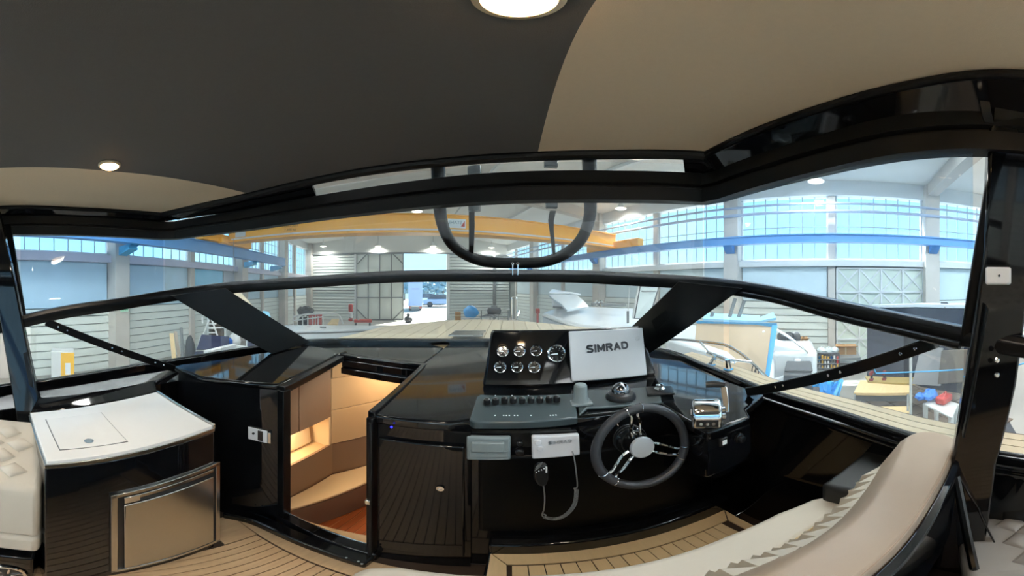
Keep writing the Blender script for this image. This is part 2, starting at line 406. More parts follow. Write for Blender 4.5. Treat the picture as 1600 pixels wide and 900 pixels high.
# ---- roof
ceil = sempty('ceiling')
cx = (HL+HR)/2
def roofz(v): return EAVE+(RIDGE-EAVE)*(1-abs(v-cx)/(HR-cx))
def roofpanel(name, v0, v1, u0, u1, m):
    MB(HT).prism([(v0, u0, roofz(v0)), (v1, u0, roofz(v1)), (v1, u0, roofz(v1)+.06), (v0, u0, roofz(v0)+.06)], (0, u1-u0, 0)).build(name, m, ceil)
for sgn in (-1, 1):
    a, b = (HL-.4, cx) if sgn < 0 else (cx, HR+.4)
    m1, m2 = (a+(b-a)*.42, a+(b-a)*.74) if sgn < 0 else (a+(b-a)*.26, a+(b-a)*.58)
    roofpanel('roof_sheet', a, m1, -12, HU, ROOFH); roofpanel('roof_sheet', m2, b, -12, HU, ROOFH)
    for k in range(-2, 4):
        u = k*5.4
        roofpanel('roof_sheet', m1, m2, u-2.7, u-2.2, ROOFH); roofpanel('added_skylight' if k < 1 else 'roof_sheet', m1, m2, u-2.2, min(u+2.7, HU), SKYL if k < 1 else ROOFH)  # skylights added out of view to bring daylight into the hall
for k in range(-1, 4):
    u = 2.7+(k-1)*5.4
    MB(HT).prism([(HR-.1, u-.15, EAVE-.35), (HR-.1, u-.15, EAVE), (cx, u-.15, RIDGE), (HL+.1, u-.15, EAVE), (HL+.1, u-.15, EAVE-.35), (cx, u-.15, RIDGE-.55)], (0, .3, 0)).build('rafter', COLM, ceil, bevel=.01)
for v in (-3.5, -1.2, 2.5, 4.8):
    hbox('purlin', STEELW, ceil, (v, 3, roofz(v)-.06), (.1, 28, .1))
# ---- unseen back wall, with an opening added to let daylight in
wb_ = sempty('wall_back')
hbox('wall_backing', CLADB, wb_, (-5.1, -12.05, 1.9), (2.2, .1, 4.9)); hbox('wall_backing', CLADB, wb_, (6.4, -12.05, 1.9), (2.2, .1, 4.9))
hbox('gable', ROOFH, wb_, (cx, -12.05, 4.7), (13.6, .1, .9))
# ---- pipes under the roof of the window wall
for z, r in ((3.72, .035), (3.5, .045)):
    p = MB(HT).tube([(WR-.3, -11, z), (WR-.3, 17, z)], r, 8).build('ceiling_pipe', mat('pipe_paint', '#a9b6cc', .4, var=.05))
    tag(p, ('upper thin' if r < .04 else 'lower thick')+' horizontal pipe running along the window wall on the right', 'pipe')
# ---- crane rails and the travelling crane
def rail(v, z0, z1, ua, ub, label, cols):
    t = thing('crane_rail', H(v, ua, z0), label, 'crane rail')
    b = MB(HT); c = (ua+ub)/2; L = ub-ua
    b.box((v, c, z1-.015), (.24, L, .03)); b.box((v, c, z0+.015), (.24, L, .03)); b.box((v, c, (z0+z1)/2), (.16, L, z1-z0-.04))
    b.build('beam', RAILB, t)
    for u in cols:
        w = HR-.2 if v > 0 else HL+.25
        MB(HT).prism([(v-.1, u-.12, z0), (v+.1, u-.12, z0), (w, u-.12, z0-.02), (w, u-.12, z0-.25), (v, u-.12, z0-.12)], (0, .24, 0)).build('bracket', RAILC if v < 0 else mat('bracket_blue', '#3f86cc', .45), t)
    return t
rail(6.85, 2.64, 2.86, -11, 16, 'blue steel crane rail along the window wall on the right', [-2.7, 2.7, 8.1, 13.5])
rail(-5.2, 2.52, 2.86, -11, 11.6, 'blue steel crane rail along the wall on the left', [3.59, 9.03, 11.4])
cr = thing('travelling_crane', H(0, 7, 2.86), 'yellow overhead travelling crane spanning the hall', 'crane')
b = MB(HT); b.box((.97, 7.0, 3.14), (11.7, .36, .46)); b.box((.97, 7.0, 2.905), (11.7, .46, .03)); b.box((.97, 7.0, 3.38), (11.7, .46, .03))
b.build('girder', CRANE, cr, bevel=.008)
for v in (-5.1, 6.85):
    MB(HT).box((v, 7.0, 3.0), (.3, 2.6, .26)).build('end_carriage', CRANE, cr, bevel=.02)
MB(HT).box((.97, 6.805, 2.98), (11.5, .02, .04)).build('conductor_strip', STEELW, cr)
MB(HT).box((-4.45, 6.80, 3.14), (.36, .02, .24)).build('control_plate', STEELW, cr, bevel=.01)
def text(body, name, m, parent, size, M, ext=.002, al='CENTER', sx=1.0, bold=0.0):
    c = bpy.data.curves.new(name, 'FONT'); c.body = body; c.size = size; c.extrude = ext; c.align_x = al; c.align_y = 'CENTER'; c.offset = bold
    tmp = bpy.data.objects.new('tmp', c); col.objects.link(tmp)
    dg = bpy.context.evaluated_depsgraph_get(); dg.update()
    me = bpy.data.meshes.new_from_object(tmp.evaluated_get(dg)); bpy.data.objects.remove(tmp); bpy.data.curves.remove(c)
    me.transform(M @ Matrix.Diagonal((sx, 1, 1, 1))); me.materials.clear(); me.materials.append(m)
    o = bpy.data.objects.new(name, me); col.objects.link(o)
    if parent is not None:
        o.parent = parent; W = parent.matrix_basis.copy()
        if parent.parent is not None: W = parent.parent.matrix_basis @ parent.matrix_parent_inverse @ W
        o.matrix_parent_inverse = W.inverted()
    return o
FACEH = HT @ Matrix.Translation((0, 0, 0))
def face_at(p, M0=HT):   # upright lettering facing the boat from the gate side
    return Matrix.Translation(p) @ M0.to_3x3().to_4x4() @ Matrix.Rotation(R(90), 4, 'X')
lp = hpx(453, 355, u=6.80); text('TRAGLAST\n7.200 kg', 'load_lettering', mat('crane_ink', '#8a6420', .6), cr, .10, face_at(H(lp.x, 6.80, 3.14)), al='CENTER')
pp = hpx(714, 355, u=6.79)
MB(HT).box((pp.x, 6.80, 3.16), (.46, .02, .24)).build('maker_plate', PRINTW, cr)
# the lettering on this plate reads mirrored in the photograph
text('STAHL', 'plate_lettering', mat('plate_ink', '#5b7d92', .6), cr, .12, face_at(H(pp.x-.05, 6.785, 3.18)) @ Matrix.Scale(-1, 4, (1, 0, 0)))
MB(HT).prism([(pp.x+.10, 6.785, 3.08), (pp.x+.2, 6.785, 3.08), (pp.x+.2, 6.785, 3.24)], (0, -.004, 0)).build('plate_emblem', RED, cr)
# trolley with its chain hook
tr = thing('crane_trolley', H(-4.2, 6.6, 2.6), 'yellow chain hoist hanging at the left end of the crane', 'hoist')
MB(HT).box((-4.9, 6.55, 2.93), (.2, .3, .2)).build('motor', CRANE, tr, bevel=.03)
MB(HT).tube([(-4.55, 6.6, 2.95), (-4.55, 6.6, 1.9)], .008, 6).build('chain', STEELG, tr)
# ---- pendant lamps
LAMPS = [(970, 328, 4.25, 'by the window wall'), (1275, 286, 4.15, 'right of the boat'), (591, 386, 4.1, 'above the closed gate leaf'), (505, 386, 4.1, 'near the far left corner'), (677, 386, 4.1, 'above the open gate'), (768, 388, 4.1, 'near the far right corner')]
LAMPS += [(v+.01, u+.01, 4.2, w) for v, u, w in ((-3.4, 2., 'added above the port side deck to light the hall'), (4., 3.4, 'added above the neighbouring boat to light the hall'), (-3., -4., 'added behind the camera on the left to light the hall'), (4., -4., 'added behind the camera on the right to light the hall'), (.6, 9.6, 'added between the crane and the gate to light the hall'))]  # extra lamps, added to brighten the hall
for px, py, z, where in LAMPS:
    p = onz(px, py, z) if isinstance(px, int) else H(px, py, z)
    if not isinstance(px, int): px = 0
    t = thing('pendant_lamp', p, 'white high-bay pendant lamp '+where, 'lamp', 'pendant lamps under the hall roof')
    hv = HI @ p
    MB().lathe([(.05, .32), (.07, .22), (.09, .16), (.2, .06), (.21, .04), (.19, .05), (.06, .15)], p).build('shade', STEELW, t)
    MB().tube([p+Vector((0, 0, .3)), Vector((p.x, p.y, roofz(hv.x)))], .012, 6).build('cord', STEELG, t)
    MB().lathe([(.0, .0), (.14, .035), (.17, .05), (.0, .06)], p).build('diffuser', mat('lamp_glow', '#fff6e4', .5, emit='#fff1da', estr=6), t)
    o = lamp('pendant_light', 'SPOT', p-Vector((0, 0, .02)), (150 if px > 900 else 230 if px > 0 else 90), (1, .97, .92), .15, spot=172); o.parent = t; o.location = (0, 0, -.02)
# ================================================================== THE BOAT: roof, windscreen, decks, liner
def plan_d(curve, px):
    # distance along the bearing of column px to a plan polyline (list of xy)
    a = R((px-800)/7.5); d = Vector((math.sin(a), math.cos(a))); best = None
    for i in range(len(curve)-1):
        p = Vector(curve[i][:2]); q = Vector(curve[i+1][:2]); e = q-p
        den = d.x*(-e.y)-(-e.x)*d.y
        if abs(den) < 1e-9: continue
        t = (p.x*(-e.y)-(-e.x)*p.y)/den; s = (d.x*p.y-d.y*p.x)/den
        if t > 0 and -1e-6 <= s <= 1+1e-6 and (best is None or t < best): best = t
    return best
TRIM = [(-1.50, -1.3, 1.995), (-1.56, -.467, 1.995), (-1.667, .02, 1.995), (-1.71, .53, 1.995)]
TRIMF = [(-1.71, .53, 1.995), (-1.145, .81, 1.995), (-.475, .945, 1.995), (-.04, .955, 1.995), (.306, .876, 1.995), (.604, .72, 1.995)]
TRIMR = [(.604, .72, 1.995), (.585, .335, 1.995), (.545, .1, 1.995), (.48, -.14, 1.995), (.42, -.6, 1.995), (.40, -1.3, 1.995)]
tl, tf, tr_ = crv(TRIM), crv(TRIMF), crv(TRIMR)
outline = tl+tf[1:]+tr_[1:]
roof = sempty('ceiling_cockpit', (-.5, 0, 2.0))
def clipx(poly, x, keep):
    out = []
    for i in range(len(poly)):
        p, q = poly[i], poly[(i+1) % len(poly)]; a = (p.x-x)*keep; b = (q.x-x)*keep
        if a >= 0: out.append(p)
        if a*b < 0: out.append(p.lerp(q, a/(a-b)))
    return out
BL = [(-.98, -1.3), (-1.026, -.308), (-1.10, .116), (-1.154, .80)]; BRX = .087
def left_of(poly):   # headliner seam at the port side, slightly slanted
    return None
flat = [Vector((p.x, p.y, 2.0)) for p in outline]
MB().prism(clipx(flat, BRX, 1), (0, 0, .03)).build('headliner_panel', ROOFB, roof)
seam = [Vector((x, y, 2.0)) for x, y in BL]
pl = [p for p in flat if p.x < BRX]
# port panel: outline up to the front seam point, then back along the seam
fs = min(range(len(flat)), key=lambda i: (flat[i]-seam[-1]).length)
port = [Vector((p.x, p.y, 2.0)) for p in flat[:fs]]+[flat[fs]]+list(reversed(seam[:-1]))
MB().prism(port, (0, 0, .03)).build('headliner_panel', ROOFB, roof)
mid = clipx([s for s in seam[:-1]]+flat[fs:], BRX, -1)
MB().prism(mid, (0, 0, .03)).build('headliner_panel', ROOFD, roof)
MB().prism([Vector((p.x*1.02+.0, p.y*1.02, 2.03)) for p in outline], (0, 0, .05)).build('roof_shell', GEL, roof)
for c in (tl, tf, tr_):
    MB().tube([p+Vector((0, 0, -.004)) for p in c], .021 if c is tf else .013, 10).build('edge_piping', RUB, roof)
TOPC = crv([(-1.56, -1.3, 0), (-1.60, -.6, 0), (-1.70, .0, 0), (-1.76, .53, 0)])+crv([(-1.72, .62, 0), (-1.3, .86, 0), (-.85, .985, 0), (-.45, 1.035, 0), (0, 1.01, 0), (.35, .935, 0), (.66, .79, 0)])+crv([(.68, .72, 0), (.665, .35, 0), (.61, 0, 0), (.57, -.5, 0), (.55, -1.3, 0)])
# glossy fascia between headliner edge and window header, on both sides
def fascia(inner, outer, name):
    MB().sweep([[a, a+Vector((0, 0, .02)), b+Vector((0, 0, .02)), b] for a, b in zip(inner, outer)]).build(name, GEL, roof)
fi = crv([(.604, .72, 1.99), (.585, .335, 1.99), (.545, .1, 1.99), (.48, -.14, 1.99), (.42, -.6, 1.99)]); fo = crv([(.67, .73, 1.94), (.655, .35, 1.935), (.60, 0, 1.935), (.575, -.2, 1.935), (.56, -.6, 1.935)])
fascia(fi, fo, 'roof_fascia')
fi = crv([(-1.56, -.467, 1.985), (-1.667, .02, 1.985), (-1.71, .53, 1.985)]); fo = crv([(-1.61, -.5, 1.945), (-1.70, .02, 1.945), (-1.76, .53, 1.945)])
fascia(fi, fo, 'roof_fascia')
fi = crv([(-1.71, .53, 1.985), (-1.145, .815, 1.985), (-.80, .89, 1.985)]); fo = crv([(-1.77, .53, 1.95), (-1.3, .86, 1.95), (-.85, .985, 1.95)])
fascia(fi, fo, 'roof_fascia')
fi = crv([(.545, .762, 1.985), (.58, .742, 1.985), (.612, .715, 1.985)]); fo = crv([(.60, .825, 1.95), (.65, .79, 1.95), (.69, .73, 1.94)])
fascia(fi, fo, 'roof_fascia')
# ---------------- windscreen
ws_ = thing('windscreen', (-.35, 1.9, 1.0), 'black framed wrap-around windscreen with upper and lower glass', 'windscreen')
def header_profile(p, t):
    s = Vector((t.y, -t.x, 0)).normalized()     # outwards
    z0, z1 = 1.828, 1.955
    pr = [(-.015, z0), (-.02, z0+.05), (-.008, z0+.055), (-.008, z0+.062), (-.022, z0+.068), (-.02, z1-.01), (.0, z1), (.03, z1), (.03, z0)]
    return [Vector((p.x, p.y, 0))-s*a*-1+Vector((0, 0, z)) for a, z in pr]
rows = []
for i, p in enumerate(TOPC):
    t = TOPC[min(i+1, len(TOPC)-1)]-TOPC[max(i-1, 0)]
    if t.length < 1e-6: continue
    rows.append(header_profile(p, -t))
MB().sweep(rows).build('window_header', RUB, ws_)
BAR = [(-40, 520, 1.52), (48, 499, 1.56), (110, 486, 1.62), (180, 476, 1.68), (240, 466, 1.75), (300, 457, 1.82), (365, 449, 1.88), (480, 441, 1.85), (600, 433, 1.8), (700, 431, 1.75), (800, 431, 1.68), (900, 432, 1.6), (1000, 437, 1.5), (1100, 443, 1.36), (1200, 457, 1.2), (1300, 480, 1.03), (1400, 502, .88), (1510, 526, .76), (1640, 548, .70)]
barp = crv([atd(*b) for b in BAR], 5)
def railprof(p, t, h, w):
    s = Vector((t.y, -t.x, 0)).normalized(); u = Vector((0, 0, 1))
    return [p-s*w-u*h*.3, p-s*w*.6-u*h, p+s*w-u*h, p+s*w+u*h, p-s*w*.4+u*h, p-s*w+u*h*.4]
rows = []
for i, p in enumerate(barp):
    t = barp[min(i+1, len(barp)-1)]-barp[max(i-1, 0)]; d = math.hypot(p.x, p.y)
    rows.append(railprof(p, -t, .021+.010*d, .022))
MB().sweep(rows).build('middle_rail', BLK, ws_, bevel=.004)
# slim tube under the rail
tb = crv([atd(px, py, d-.03) for px, py, d in [(1060, 447, 1.42), (1100, 451, 1.36), (1200, 467, 1.2), (1300, 494, 1.03), (1400, 517, .88), (1500, 540, .77)]], 5)
MB().tube(tb, .012, 10).build('drip_tube', BLK, ws_)
BASE = [(-60, 618, .86), (20, 608, .88), (60, 603, .89), (150, 589, .92), (240, 574, .95), (350, 556, .98), (470, 538, 1.0), (600, 536, 1.0), (770, 536, 1.0), (900, 540, 1.0), (1030, 552, 1.0), (1100, 577, .97), (1180, 611, .95), (1300, 650, .92), (1425, 690, .88), (1520, 712, .87), (1640, 730, .86)]
basep = crv([onz(*b) for b in BASE], 5)
BASEXY = [(p.x, p.y) for p in basep]
def base_at(px):
    d = plan_d(BASEXY, px); a = R((px-800)/7.5); q = Vector((math.sin(a)*d, math.cos(a)*d))
    p = min(basep, key=lambda k: (Vector((k.x, k.y))-q).length); return Vector((q.x, q.y, p.z))
BARXY = [(p.x, p.y) for p in barp]
def bar_at(px):
    d = plan_d(BARXY, px); a = R((px-800)/7.5); q = Vector((math.sin(a)*d, math.cos(a)*d))
    k = sorted(barp, key=lambda k: (Vector((k.x, k.y))-q).length)[:2]
    w = [1/(1e-4+(Vector((j.x, j.y))-q).length) for j in k]
    return Vector((q.x, q.y, (k[0].z*w[0]+k[1].z*w[1])/sum(w)))
def top_at(px, z=1.84):
    d = plan_d([(p.x, p.y) for p in TOPC], px); a = R((px-800)/7.5); return Vector((math.sin(a)*d, math.cos(a)*d, z))
def glass(name, pxs, lo, hi, m=GLASS):
    A = [lo(p) for p in pxs]; B = [hi(p) for p in pxs]
    rows = [[a.lerp(b, k/4) for a, b in zip(A, B)] for k in range(5)]
    return MB().grid(rows).build(name, m, ws_, solid=.006)
def fr(a, b, n): return [a+(b-a)*i/n for i in range(n+1)]
glass('upper_pane', fr(32, 255, 10), bar_at, top_at, GLASSB); glass('upper_pane', fr(258, 1098, 26), bar_at, top_at); glass('upper_pane', fr(1101, 1520, 14), bar_at, top_at, GLASSB)
glass('lower_pane', fr(48, 330, 10), base_at, bar_at); glass('lower_pane', fr(345, 1130, 24), base_at, bar_at); glass('lower_pane', fr(1140, 1505, 12), base_at, bar_at)
# clear strip above the header at the front
glass('roof_gap_pane', fr(300, 1095, 24), lambda p: top_at(p, 1.947), lambda p: top_at(p, 1.99)+Vector((0, 0, 0)))
MB().sweep(strip([p+Vector((0, 0, .012)) for p in basep], .045, .05)).build('base_rail', GEL, ws_, bevel=.006)
MB().tube([p+Vector((0, 0, .036)) for p in basep], .008, 8).build('glass_seal', RUB, ws_)
# raked corner pillars at the front
def slat(name, quad, th, m, parent, bevel=.004):
    a, b, c, d = [Vector(q) for q in quad]; n = (b-a).cross(d-a).normalized()
    return MB().prism([a, b, c, d], n*th).build(name, m, parent, bevel=bevel)
def mixp(a, b, t): return a.lerp(b, t)
def nearer(p, k=.05): return p+(EYE-p).normalized()*k
for qd in ([bar_at(266), bar_at(352), onz(485, 534, 1.01), onz(425, 553, 1.0)], [bar_at(1060), bar_at(1160), atd(1003, 560, 1.93), atd(985, 512, 2.0)]):
    MB().sweep([[nearer(q, .075) for q in qd], [nearer(q, .02) for q in qd]]).build('corner_pillar', BLK, ws_, bevel=.004)
# side braces with rivets
def brace(p, q, w, nrm, riv, parent=ws_):
    p, q = Vector(p), Vector(q); t = (q-p).normalized(); u = t.cross(Vector(nrm)).normalized()
    o = slat('side_brace', [p-u*w/2, q-u*w/2, q+u*w/2, p+u*w/2], .012, BLK, parent)
    for k in riv:
        c = p.lerp(q, k)
        dirn = (EYE-c).normalized()
        MB().lathe([(.0055, -.002), (.0055, .004), (.003, .006)], c+dirn*.012, dirn, 8).build('rivet', CHR, o)
brace(atd(72, 503, 1.57), atd(283, 579, 1.84), .045, (1, .2, 0), (.08, .14, .45, .52, .78, .85))
brace(atd(1465, 532, .84), atd(1168, 612, 1.22), .042, (1, 0, 0), (.09, .15, .42, .48, .74, .79))
# posts at the rear of the side glass
def post(pts, w, d, m, name, parent):
    rows = []
    for i, (p, k) in enumerate(pts):
        p = Vector(p); rows.append([p+Vector(q) for q in ((-d/2, -w*k/2, 0), (d/2, -w*k/2, 0), (d/2, w*k/2, 0), (-d/2, w*k/2, 0))])
    return MB().sweep(rows).build(name, m, parent, bevel=.008)
post([(top_at(10, 1.90), 1), (bar_at(36)-Vector((0, 0, .02)), 1)], .055, .03, BLK, 'window_post', ws_)
post([(top_at(1567, 1.90), 1), (bar_at(1506)-Vector((0, 0, .03)), 1)], .03, .03, BLK, 'window_post', ws_)
pp_ = thing('roof_pillar', (-1.5, -.25, .88), 'glossy black roof pillar at the left edge beside the white counter', 'pillar')
post([(atd(-15, 330, 1.58), 1.0), (atd(10, 450, 1.52), 1.1), (atd(34, 580, 1.46), 1.2), (atd(58, 690, 1.30), 1.3)], .11, .06, GEL, 'column', pp_)
MB().sweep(strip([atd(32, 500, 1.5), atd(50, 600, 1.42), atd(62, 650, 1.36)], .02, .05, Vector((1, 0, 0)))).build('cover_strip', BLK, pp_)
ps_ = thing('roof_pillar', (.74, -.2, .5), 'wide glossy black roof pillar at the right behind the seat back', 'pillar')
post([(atd(1592, 140, .60), 1.0), (atd(1573, 400, .70), 1.0), (atd(1545, 600, .76), 1.15), (atd(1520, 720, .77), 1.0), (atd(1497, 880, .74), .9)], .125, .06, GEL, 'column', ps_)
MB().sweep(strip([atd(1542, 480, .665), atd(1525, 580, .70), atd(1505, 680, .71)], .006, .032, Vector((1, 0, 0)))).build('cover_strip', BLK, ps_, bevel=.002)
c = atd(1560, 431, .655); MB().box(c, (.012, .062, .042), Matrix.Rotation(R(0), 4, 'Z')).build('reflection_patch', WPL, ps_, bevel=.005)  # white patch modelled in place of a reflection in the glossy pillar
MB().lathe([(.003, 0), (.003, .004)], c+Vector((-.007, 0, 0)), (-1, 0, 0), 8).build('screw', BPL, ps_)  # dark dot within the modelled reflection, no real fastener
for py in (562, 585): MB().lathe([(.007, 0), (.007, .006), (.004, .008)], atd(1557, py, .675), (-1, 0, 0), 10).build('bolt', CHR, ps_)
MB().sweep([[atd(px, py, d)+Vector(o) for o in ((0, 0, 0), (.0, .02, 0), (.01, .02, -.0), (.01, 0, 0))] for px, py, d in ((1545, 150, .56), (1549, 175, .57), (1553, 192, .585))]).build('latch_hook', BLK, ps_)
# hinge corner at the top of the post
MB().box(atd(1572, 205, .61), (.03, .05, .05)).build('hinge', BLK, ps_, bevel=.004)

# ---------------- liner and decks
wp = sempty('wall_port'); wst = sempty('wall_starboard')
def liner(parent, pts, inw, name='liner'):
    rows = []
    for p in pts:
        rows.append([p+Vector((0, 0, -.005)), p+Vector((inw*.03, 0, -.03)), p+Vector((inw*.16 if parent is wp else inw*.01, 0, -.07)), Vector((p.x+(inw*.18 if parent is wp else inw*.02), p.y, .5)), Vector((p.x+(inw*.2 if parent is wp else inw*.03), p.y, -.02))])
    return MB().grid(rows).build(name, GEL, parent, solid=.01)
liner(wp, [p for p in basep if p.x < -1.2 and p.y < 1.7], 1)
liner(wst, [p for p in basep if p.x > .7 and p.y < 1.7], -1)
# highlights lip on the starboard coaming
sb = [p for p in basep if p.x > .7 and p.y < 1.75]
MB().tube([p+Vector((-.035, 0, -.005)) for p in sb], .01, 8).build('coaming_lip', GEL, wst)
MB().tube([p+Vector((-.03, 0, -.035)) for p in sb], .008, 8).build('coaming_lip', GEL, wst)
def side_deck(name, pts, sgn, n, label):
    t = thing(name, pts[len(pts)//2], label, 'side deck')
    def off(i, o):
        tt = (pts[min(i+1, len(pts)-1)]-pts[max(i-1, 0)]); tt.z = 0; tt.normalize(); s = Vector((-tt.y, tt.x, 0))
        if s.x*sgn < 0: s = -s
        return pts[i]+s*o
    w = .052
    for k in range(n):
        o0 = .032+k*w; o1 = o0+w-.005
        MB().sweep([[off(i, o0)+Vector((0, 0, -.03)), off(i, o1)+Vector((0, 0, -.03)), off(i, o1)+Vector((0, 0, -.012)), off(i, o0)+Vector((0, 0, -.012))] for i in range(len(pts))]).build('plank', mat('deck_teak', '#a39479', .6, var=.12, scale=9, stretch=(1, 5, 5)), t)
    MB().sweep([[off(i, .0)+Vector((0, 0, -.06)), off(i, .04+n*w)+Vector((0, 0, -.06)), off(i, .04+n*w)+Vector((0, 0, -.016)), off(i, .0)+Vector((0, 0, -.016))] for i in range(len(pts))]).build('caulked_base', CAULK, t)
    MB().sweep([[off(i, .03+n*w)+Vector((0, 0, -1.2)), off(i, .05+n*w)+Vector((0, 0, -1.2)), off(i, .05+n*w)+Vector((0, 0, -.03)), off(i, .03+n*w)+Vector((0, 0, -.03))] for i in range(len(pts))]).build('hull_side', GELW, t)
    return t
side_deck('side_deck', [p for p in basep if p.x > .7 and p.y < 1.72], 1, 4, 'teak planked side deck outside the windscreen on the right')
side_deck('side_deck', [p for p in basep if p.x < -1.2 and p.y < 1.72], -1, 2, 'narrow teak side deck outside the glass on the left')
# foredeck of long planks
fd = thing('foredeck', (-.4, 3, 1.0), 'beige planked foredeck ahead of the windscreen', 'deck')
fo_ = [onz(470, 537, 1.0), onz(510, 527, 1.03), onz(560, 517, 1.035), onz(600, 508, 1.04), onz(650, 505, 1.04), onz(700, 501, 1.04), onz(755, 500, 1.04), onz(800, 501, 1.04), onz(850, 505, 1.04), onz(900, 509, 1.04), onz(980, 517, 1.03), Vector((1.2, 2.2, 1.0)), Vector((1.1, 1.72, 1.0))]
back = [p.copy() for p in basep if p.y > 1.6 and -1.75 < p.x < 1.15]
poly = [Vector((p.x, p.y, 0)) for p in fo_+list(reversed(back))]
def cut(poly, x0, x1): return clipx(clipx(poly, x0, 1), x1, -1)
def dz(p): return 1.0+.045*min(1, max(0, (p.y-1.9)/1.6))-.006*((p.x+.4)/1.2)**2
xk = -1.75
while xk < 1.35:
    q = cut(poly, xk, xk+.142); xk += .148
    if len(q) > 2:
        a = [Vector((p.x, p.y, dz(p))) for p in q]
        MB().prism(a, (0, 0, -.02)).build('plank', DECK, fd)
MB().prism([Vector((p.x, p.y, dz(p)-.012)) for p in poly], (0, 0, -.05)).build('caulked_base', mat('deck_seam', '#8d7f66', .7), fd)
ht = thing('deck_hatch', onz(731, 521, 1.05), 'dark smoked deck hatch flush with the foredeck', 'hatch')
hq = [onz(703, 525, 1.05), onz(752, 525, 1.05), onz(757, 518, 1.05), onz(712, 518, 1.05)]
MB().prism(hq, (0, 0, .008)).build('lid', mat('hatch_smoke', '#4c4a44', .3), ht, bevel=.004)
hc = sum(hq, Vector())/4
MB().tube([hc+(q-hc)*1.06+Vector((0, 0, .004)) for q in hq], .008, 6, close=True).build('hatch_frame', STEELG, ht)
# ================================================================== COCKPIT FLOOR, CABIN ENTRANCE, FURNITURE
sole = sempty('floor_cockpit')
MB().prism([(-1.75, -1.3, -.03), (1.2, -1.3, -.03), (1.2, .95, -.03), (-1.75, .95, -.03)], (0, 0, .024)).build('caulked_base', CAULK, sole)
def plank_mesh(w, l, t=.008, m=TEAK): return MB().box((0, 0, 0), (w, l, t)).mesh('plank', m, smooth=0)
pw = .0425
me = plank_mesh(pw-.0045, 1.9)
for i in range(20): inst('plank', me, sole, (-.935+pw*i, .715-.95, -.002), (0, 0, 0))
# margin boards along the bulkhead and the galley
MB().prism([(-1.18, .725, -.006), (-.08, .725, -.006), (-.08, .85, -.006), (-1.0, .85, -.006)], (0, 0, .008)).build('margin_plank', TEAK, sole)
MB().prism([(-.962, .56, -.006), (-.962, .72, -.006), (-1.18, .72, -.006), (-1.18, .56, -.006)], (0, 0, .008)).build('margin_plank', TEAK, sole)
# ---------------- cabin entrance
ent = sempty('door_3', (-.74, .87, 0))
JL, JR, DY = -1.004, -.485, .885
# threshold: low black bar with a chrome edge, and the inner ledge
MB().sweep(strip(crv([(-1.2, .70, .02), (-1.05, .79, .02), (-.75, .825, .02), (-.47, .83, .02)]), .075, .055)).build('threshold', GEL, ent, bevel=.018, seg=3)
MB().box((-.745, .895, .03), (.56, .07, .07)).build('threshold', GEL, ent, bevel=.01)
MB().tube([(-1.0, .925, .066), (-.49, .925, .066)], .004, 6).build('edge_strip', CHR, ent)
MB().prism([(-1.02, .915, .0), (-.47, .915, .0), (-.47, 1.04, .0), (-.58, 1.01, .0), (-1.0, .93, .0)], (0, 0, .03)).build('inner_ledge', mat('ledge_cream', '#cdb591', .35, var=.04), ent)
for x, y in ((-1.07, .735), (-1.04, .755), (-.55, .80), (-.50, .80), (-.48, .79)):
    MB().lathe([(.005, 0), (.005, .003)], (x, y, .048), (0, 0, 1), 8).build('screw', CHR, ent)
# jambs
def bar(name, pts, w, h, m, parent, up=Vector((0, 1, 0)), bevel=.004): return MB().sweep(strip(pts, w, h, up)).build(name, m, parent, bevel=bevel)
bar('jamb', [(JL+.022, DY+.015, .03), (JL+.022, DY+.015, .985)], .045, .05, BLK, ent)
bar('jamb', [(JR-.012, DY+.01, .03), (JR-.012, DY+.01, .985)], .028, .05, BLK, ent)
bar('jamb', [(JR-.005, DY-.02, .03), (JR-.005, DY-.02, .97)], .018, .012, RUB, ent)
bar('hatch_slide', [(JL+.015, DY, .985), (-1.15, 1.6, .985)], .05, .04, BLK, ent, Vector((0, 0, 1)))
bar('hatch_slide', [(JR-.012, DY, .985), (-.545, 1.63, .985)], .03, .05, GEL, ent, Vector((0, 0, 1)))
MB().box((JR-.012, DY-.024, .52), (.02, .012, .03)).build('strike_plate', CHR, ent, bevel=.002)
# far end of the sliding hatch opening
fy = 1.64
MB().box((-.86, fy+.03, .985), (.66, .05, .035)).build('hatch_end', GEL, ent, bevel=.008)
MB().box((-.86, fy+.015, .935), (.62, .03, .06)).build('hatch_end', GEL, ent, bevel=.006)
MB().box((-.86, fy+.0, .885), (.60, .05, .05)).build('hatch_end', GEL, ent, bevel=.006)
# ---------------- the cabin below
BRN = mat('taupe_cabin_panel', '#8a705a', .45, var=.04, scale=3); CRM = mat('cream_cabin_panel', '#d3b48a', .5, var=.03, scale=3)
CRC = mat('cream_cushion', '#e8cfa6', .55, var=.03, scale=8)
cw = sempty('wall_cabin')
MB().box((-1.262, 1.28, .02), (.02, .76, .34)).build('panel', BRN, cw)
MB().box((-1.275, 1.28, -.3), (.02, .76, .35)).build('panel', BRN, cw)
hullw = [(-1.25, 1.62), (-1.10, 1.90), (-.86, 2.35), (-.62, 2.8)]
def hullpanel(z0, z1, m, o=0., i0=0, i1=3):
    pts = hullw[i0:i1+1]
    MB().sweep([[Vector((x-o, y, z0)), Vector((x-o-.02, y, z0)), Vector((x-o-.02, y, z1)), Vector((x-o, y, z1))] for x, y in pts]).build('panel', m, cw, bevel=.003)
hullpanel(-.45, .185, BRN, .01); hullpanel(.195, .52, CRM); hullpanel(.526, .80, CRM); hullpanel(.806, .96, CRM, -.01)
MB().box((-.44, 1.9, .2), (.03, 1.96, 1.5)).build('panel', BRN, cw); MB().box((-.6, 2.85, .2), (.6, .03, 1.5)).build('panel', CRM, cw)
